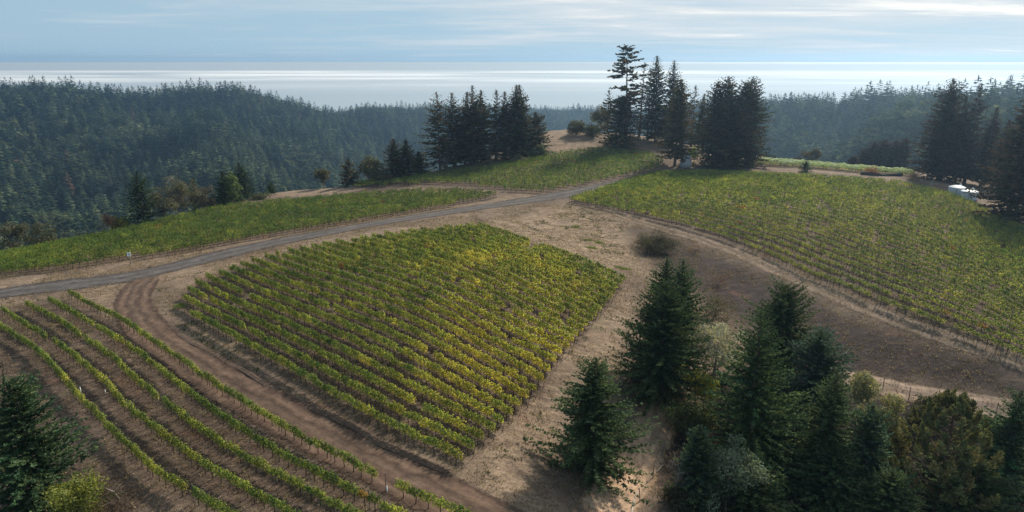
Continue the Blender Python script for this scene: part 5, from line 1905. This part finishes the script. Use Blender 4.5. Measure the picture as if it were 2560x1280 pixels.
def build_forest():
    rg = np.random.default_rng(5)
    T = [forest_template(rg, 'conifer') for _ in range(9)] + [forest_template(rg, 'broad') for _ in range(5)]
    # visibility along each direction from the viewpoint
    azs = np.radians(np.linspace(-48, 48, 385))
    rs = np.concatenate([np.arange(60, 420, 8), np.arange(420, 2300, 20)])
    A, Rr = np.meshgrid(azs, rs, indexing='ij')
    Z = H(Rr * np.sin(A), Rr * np.cos(A))
    ang = (Z - CAMZ) / Rr
    run = np.maximum.accumulate(ang, axis=1)
    # jittered grid of trees
    st = 9.6
    gx, gy = np.meshgrid(np.arange(-1500, 1500, st), np.arange(60, 2250, st))
    x = gx.ravel() + rg.uniform(-.48, .48, gx.size) * st
    y = gy.ravel() + rg.uniform(-.48, .48, gx.size) * st
    az = np.arctan2(x, y)
    r = np.hypot(x, y)
    kp = (np.abs(az) < R(42)) & (r < 2200) & (r > 130)
    x, y, az, r = x[kp], y[kp], az[kp], r[kp]
    rd = rim_dist(x, y)
    kp = rd > 75
    x, y, az, r, rd = x[kp], y[kp], az[kp], r[kp], rd[kp]
    z = H(x, y)
    patch = fbm(x / 130, y / 130, 44, 3)
    conif = rg.uniform(size=len(x)) < np.clip(0.55 + (patch - .42) * 2.2 + np.clip((r - 850) / 900, -.1, .3), .12, .97)
    h = np.where(conif, rg.uniform(15, 31, len(x)), rg.uniform(10, 18, len(x)))
    h *= np.where(rd < 110, .7, 1) * (0.65 + 0.8 * fbm(x / 60, y / 60, 63, 2))
    ia = np.clip(np.round((az - azs[0]) / (azs[1] - azs[0])).astype(int), 0, len(azs) - 1)
    ir = np.clip(np.searchsorted(rs, r - 25) - 1, 0, len(rs) - 1)
    vis = (z + h - CAMZ) / r > run[ia, ir] - .006
    x, y, az, r, z, conif, h = x[vis], y[vis], az[vis], r[vis], z[vis], conif[vis], h[vis]
    n = len(x)
    ti = np.where(conif, rg.integers(0, 9, n), rg.integers(9, 14, n))
    tone = rg.uniform(size=(n, 1))
    colc = np.array([.016, .034, .026]) * (1 - tone ** 1.6) + np.array([.105, .135, .072]) * tone ** 1.6
    colb = np.array([.042, .062, .034]) * (1 - tone) + np.array([.105, .122, .062]) * tone
    col = np.where(conif[:, None], colc, colb)
    brown = rg.uniform(size=n) < .008
    col[brown] = np.array([.11, .075, .05])
    wd = h * np.where(conif, rg.uniform(1.1, 1.7, n), rg.uniform(1.05, 1.5, n))
    rot = rg.uniform(0, 6.28, n)
    # the 300 largest in view stand as trees of their own
    app = h / r
    inview = np.abs(az) < R(37.5)
    truly = (z + h * .7 - CAMZ) / r > run[ia[vis], ir[vis]] + .002
    order = np.argsort(-(app * inview * truly))[:300]
    single = np.zeros(n, bool)
    single[order] = True
    Vs, Cs = [], []
    for k in range(len(T)):
        s = np.where((ti == k) & ~single)[0]
        if not len(s):
            continue
        q = T[k].reshape(-1, 3)
        ca, sa = np.cos(rot[s]), np.sin(rot[s])
        X = (q[None, :, 0] * ca[:, None] - q[None, :, 1] * sa[:, None]) * wd[s][:, None] + x[s][:, None]
        Y = (q[None, :, 0] * sa[:, None] + q[None, :, 1] * ca[:, None]) * wd[s][:, None] + y[s][:, None]
        Zz = q[None, :, 2] * h[s][:, None] + z[s][:, None] - .4
        Vs.append(np.stack([X, Y, Zz], 2).reshape(-1, 3).astype(np.float32))
        c = np.repeat(col[s][:, None], len(q) // 4, 1) * rg.uniform(.82, 1.2, (len(s), len(q) // 4, 1))
        Cs.append(np.repeat(c.reshape(-1, 3), 4, 0).astype(np.float32))
    V = np.vstack(Vs)
    me = raw_mesh('forest', V, np.arange(len(V)).reshape(-1, 4), np.vstack(Cs))
    o = link('forest', me, M['far'])
    tag(o, 'dense mixed conifer forest covering the far hillsides', 'forest', kind='stuff')
    # shared meshes for the single trees, four tones of each shape
    cache = {}
    for i in order:
        key = (int(ti[i]), int(tone[i, 0] * 3.999))
        if key not in cache:
            q = T[key[0]]
            cc = colc[i] if conif[i] else colb[i]
            cache[key] = quads('forest_tree', q, np.tile(cc, (len(q), 1)) * rg.uniform(.82, 1.2, (len(q), 1)))
            cache[key].materials.append(M['far'])
        o = bpy.data.objects.new('forest_conifer' if conif[i] else 'forest_oak', cache[key])
        COL.objects.link(o)
        o.location = (x[i], y[i], z[i] - .4)
        o.scale = (wd[i], wd[i], h[i])
        o.rotation_euler = (0, 0, rot[i])
        if conif[i]:
            tag(o, 'dark pointed forest conifer on the slope beyond the vineyards', 'tree', 'forest conifers beyond the vineyards')
        else:
            tag(o, 'rounded olive green forest tree on the slope beyond the vineyards', 'tree', 'rounded forest trees beyond the vineyards')
    print('forest trees', n, 'verts', len(V))


build_forest()
print('objects', len(bpy.data.objects))
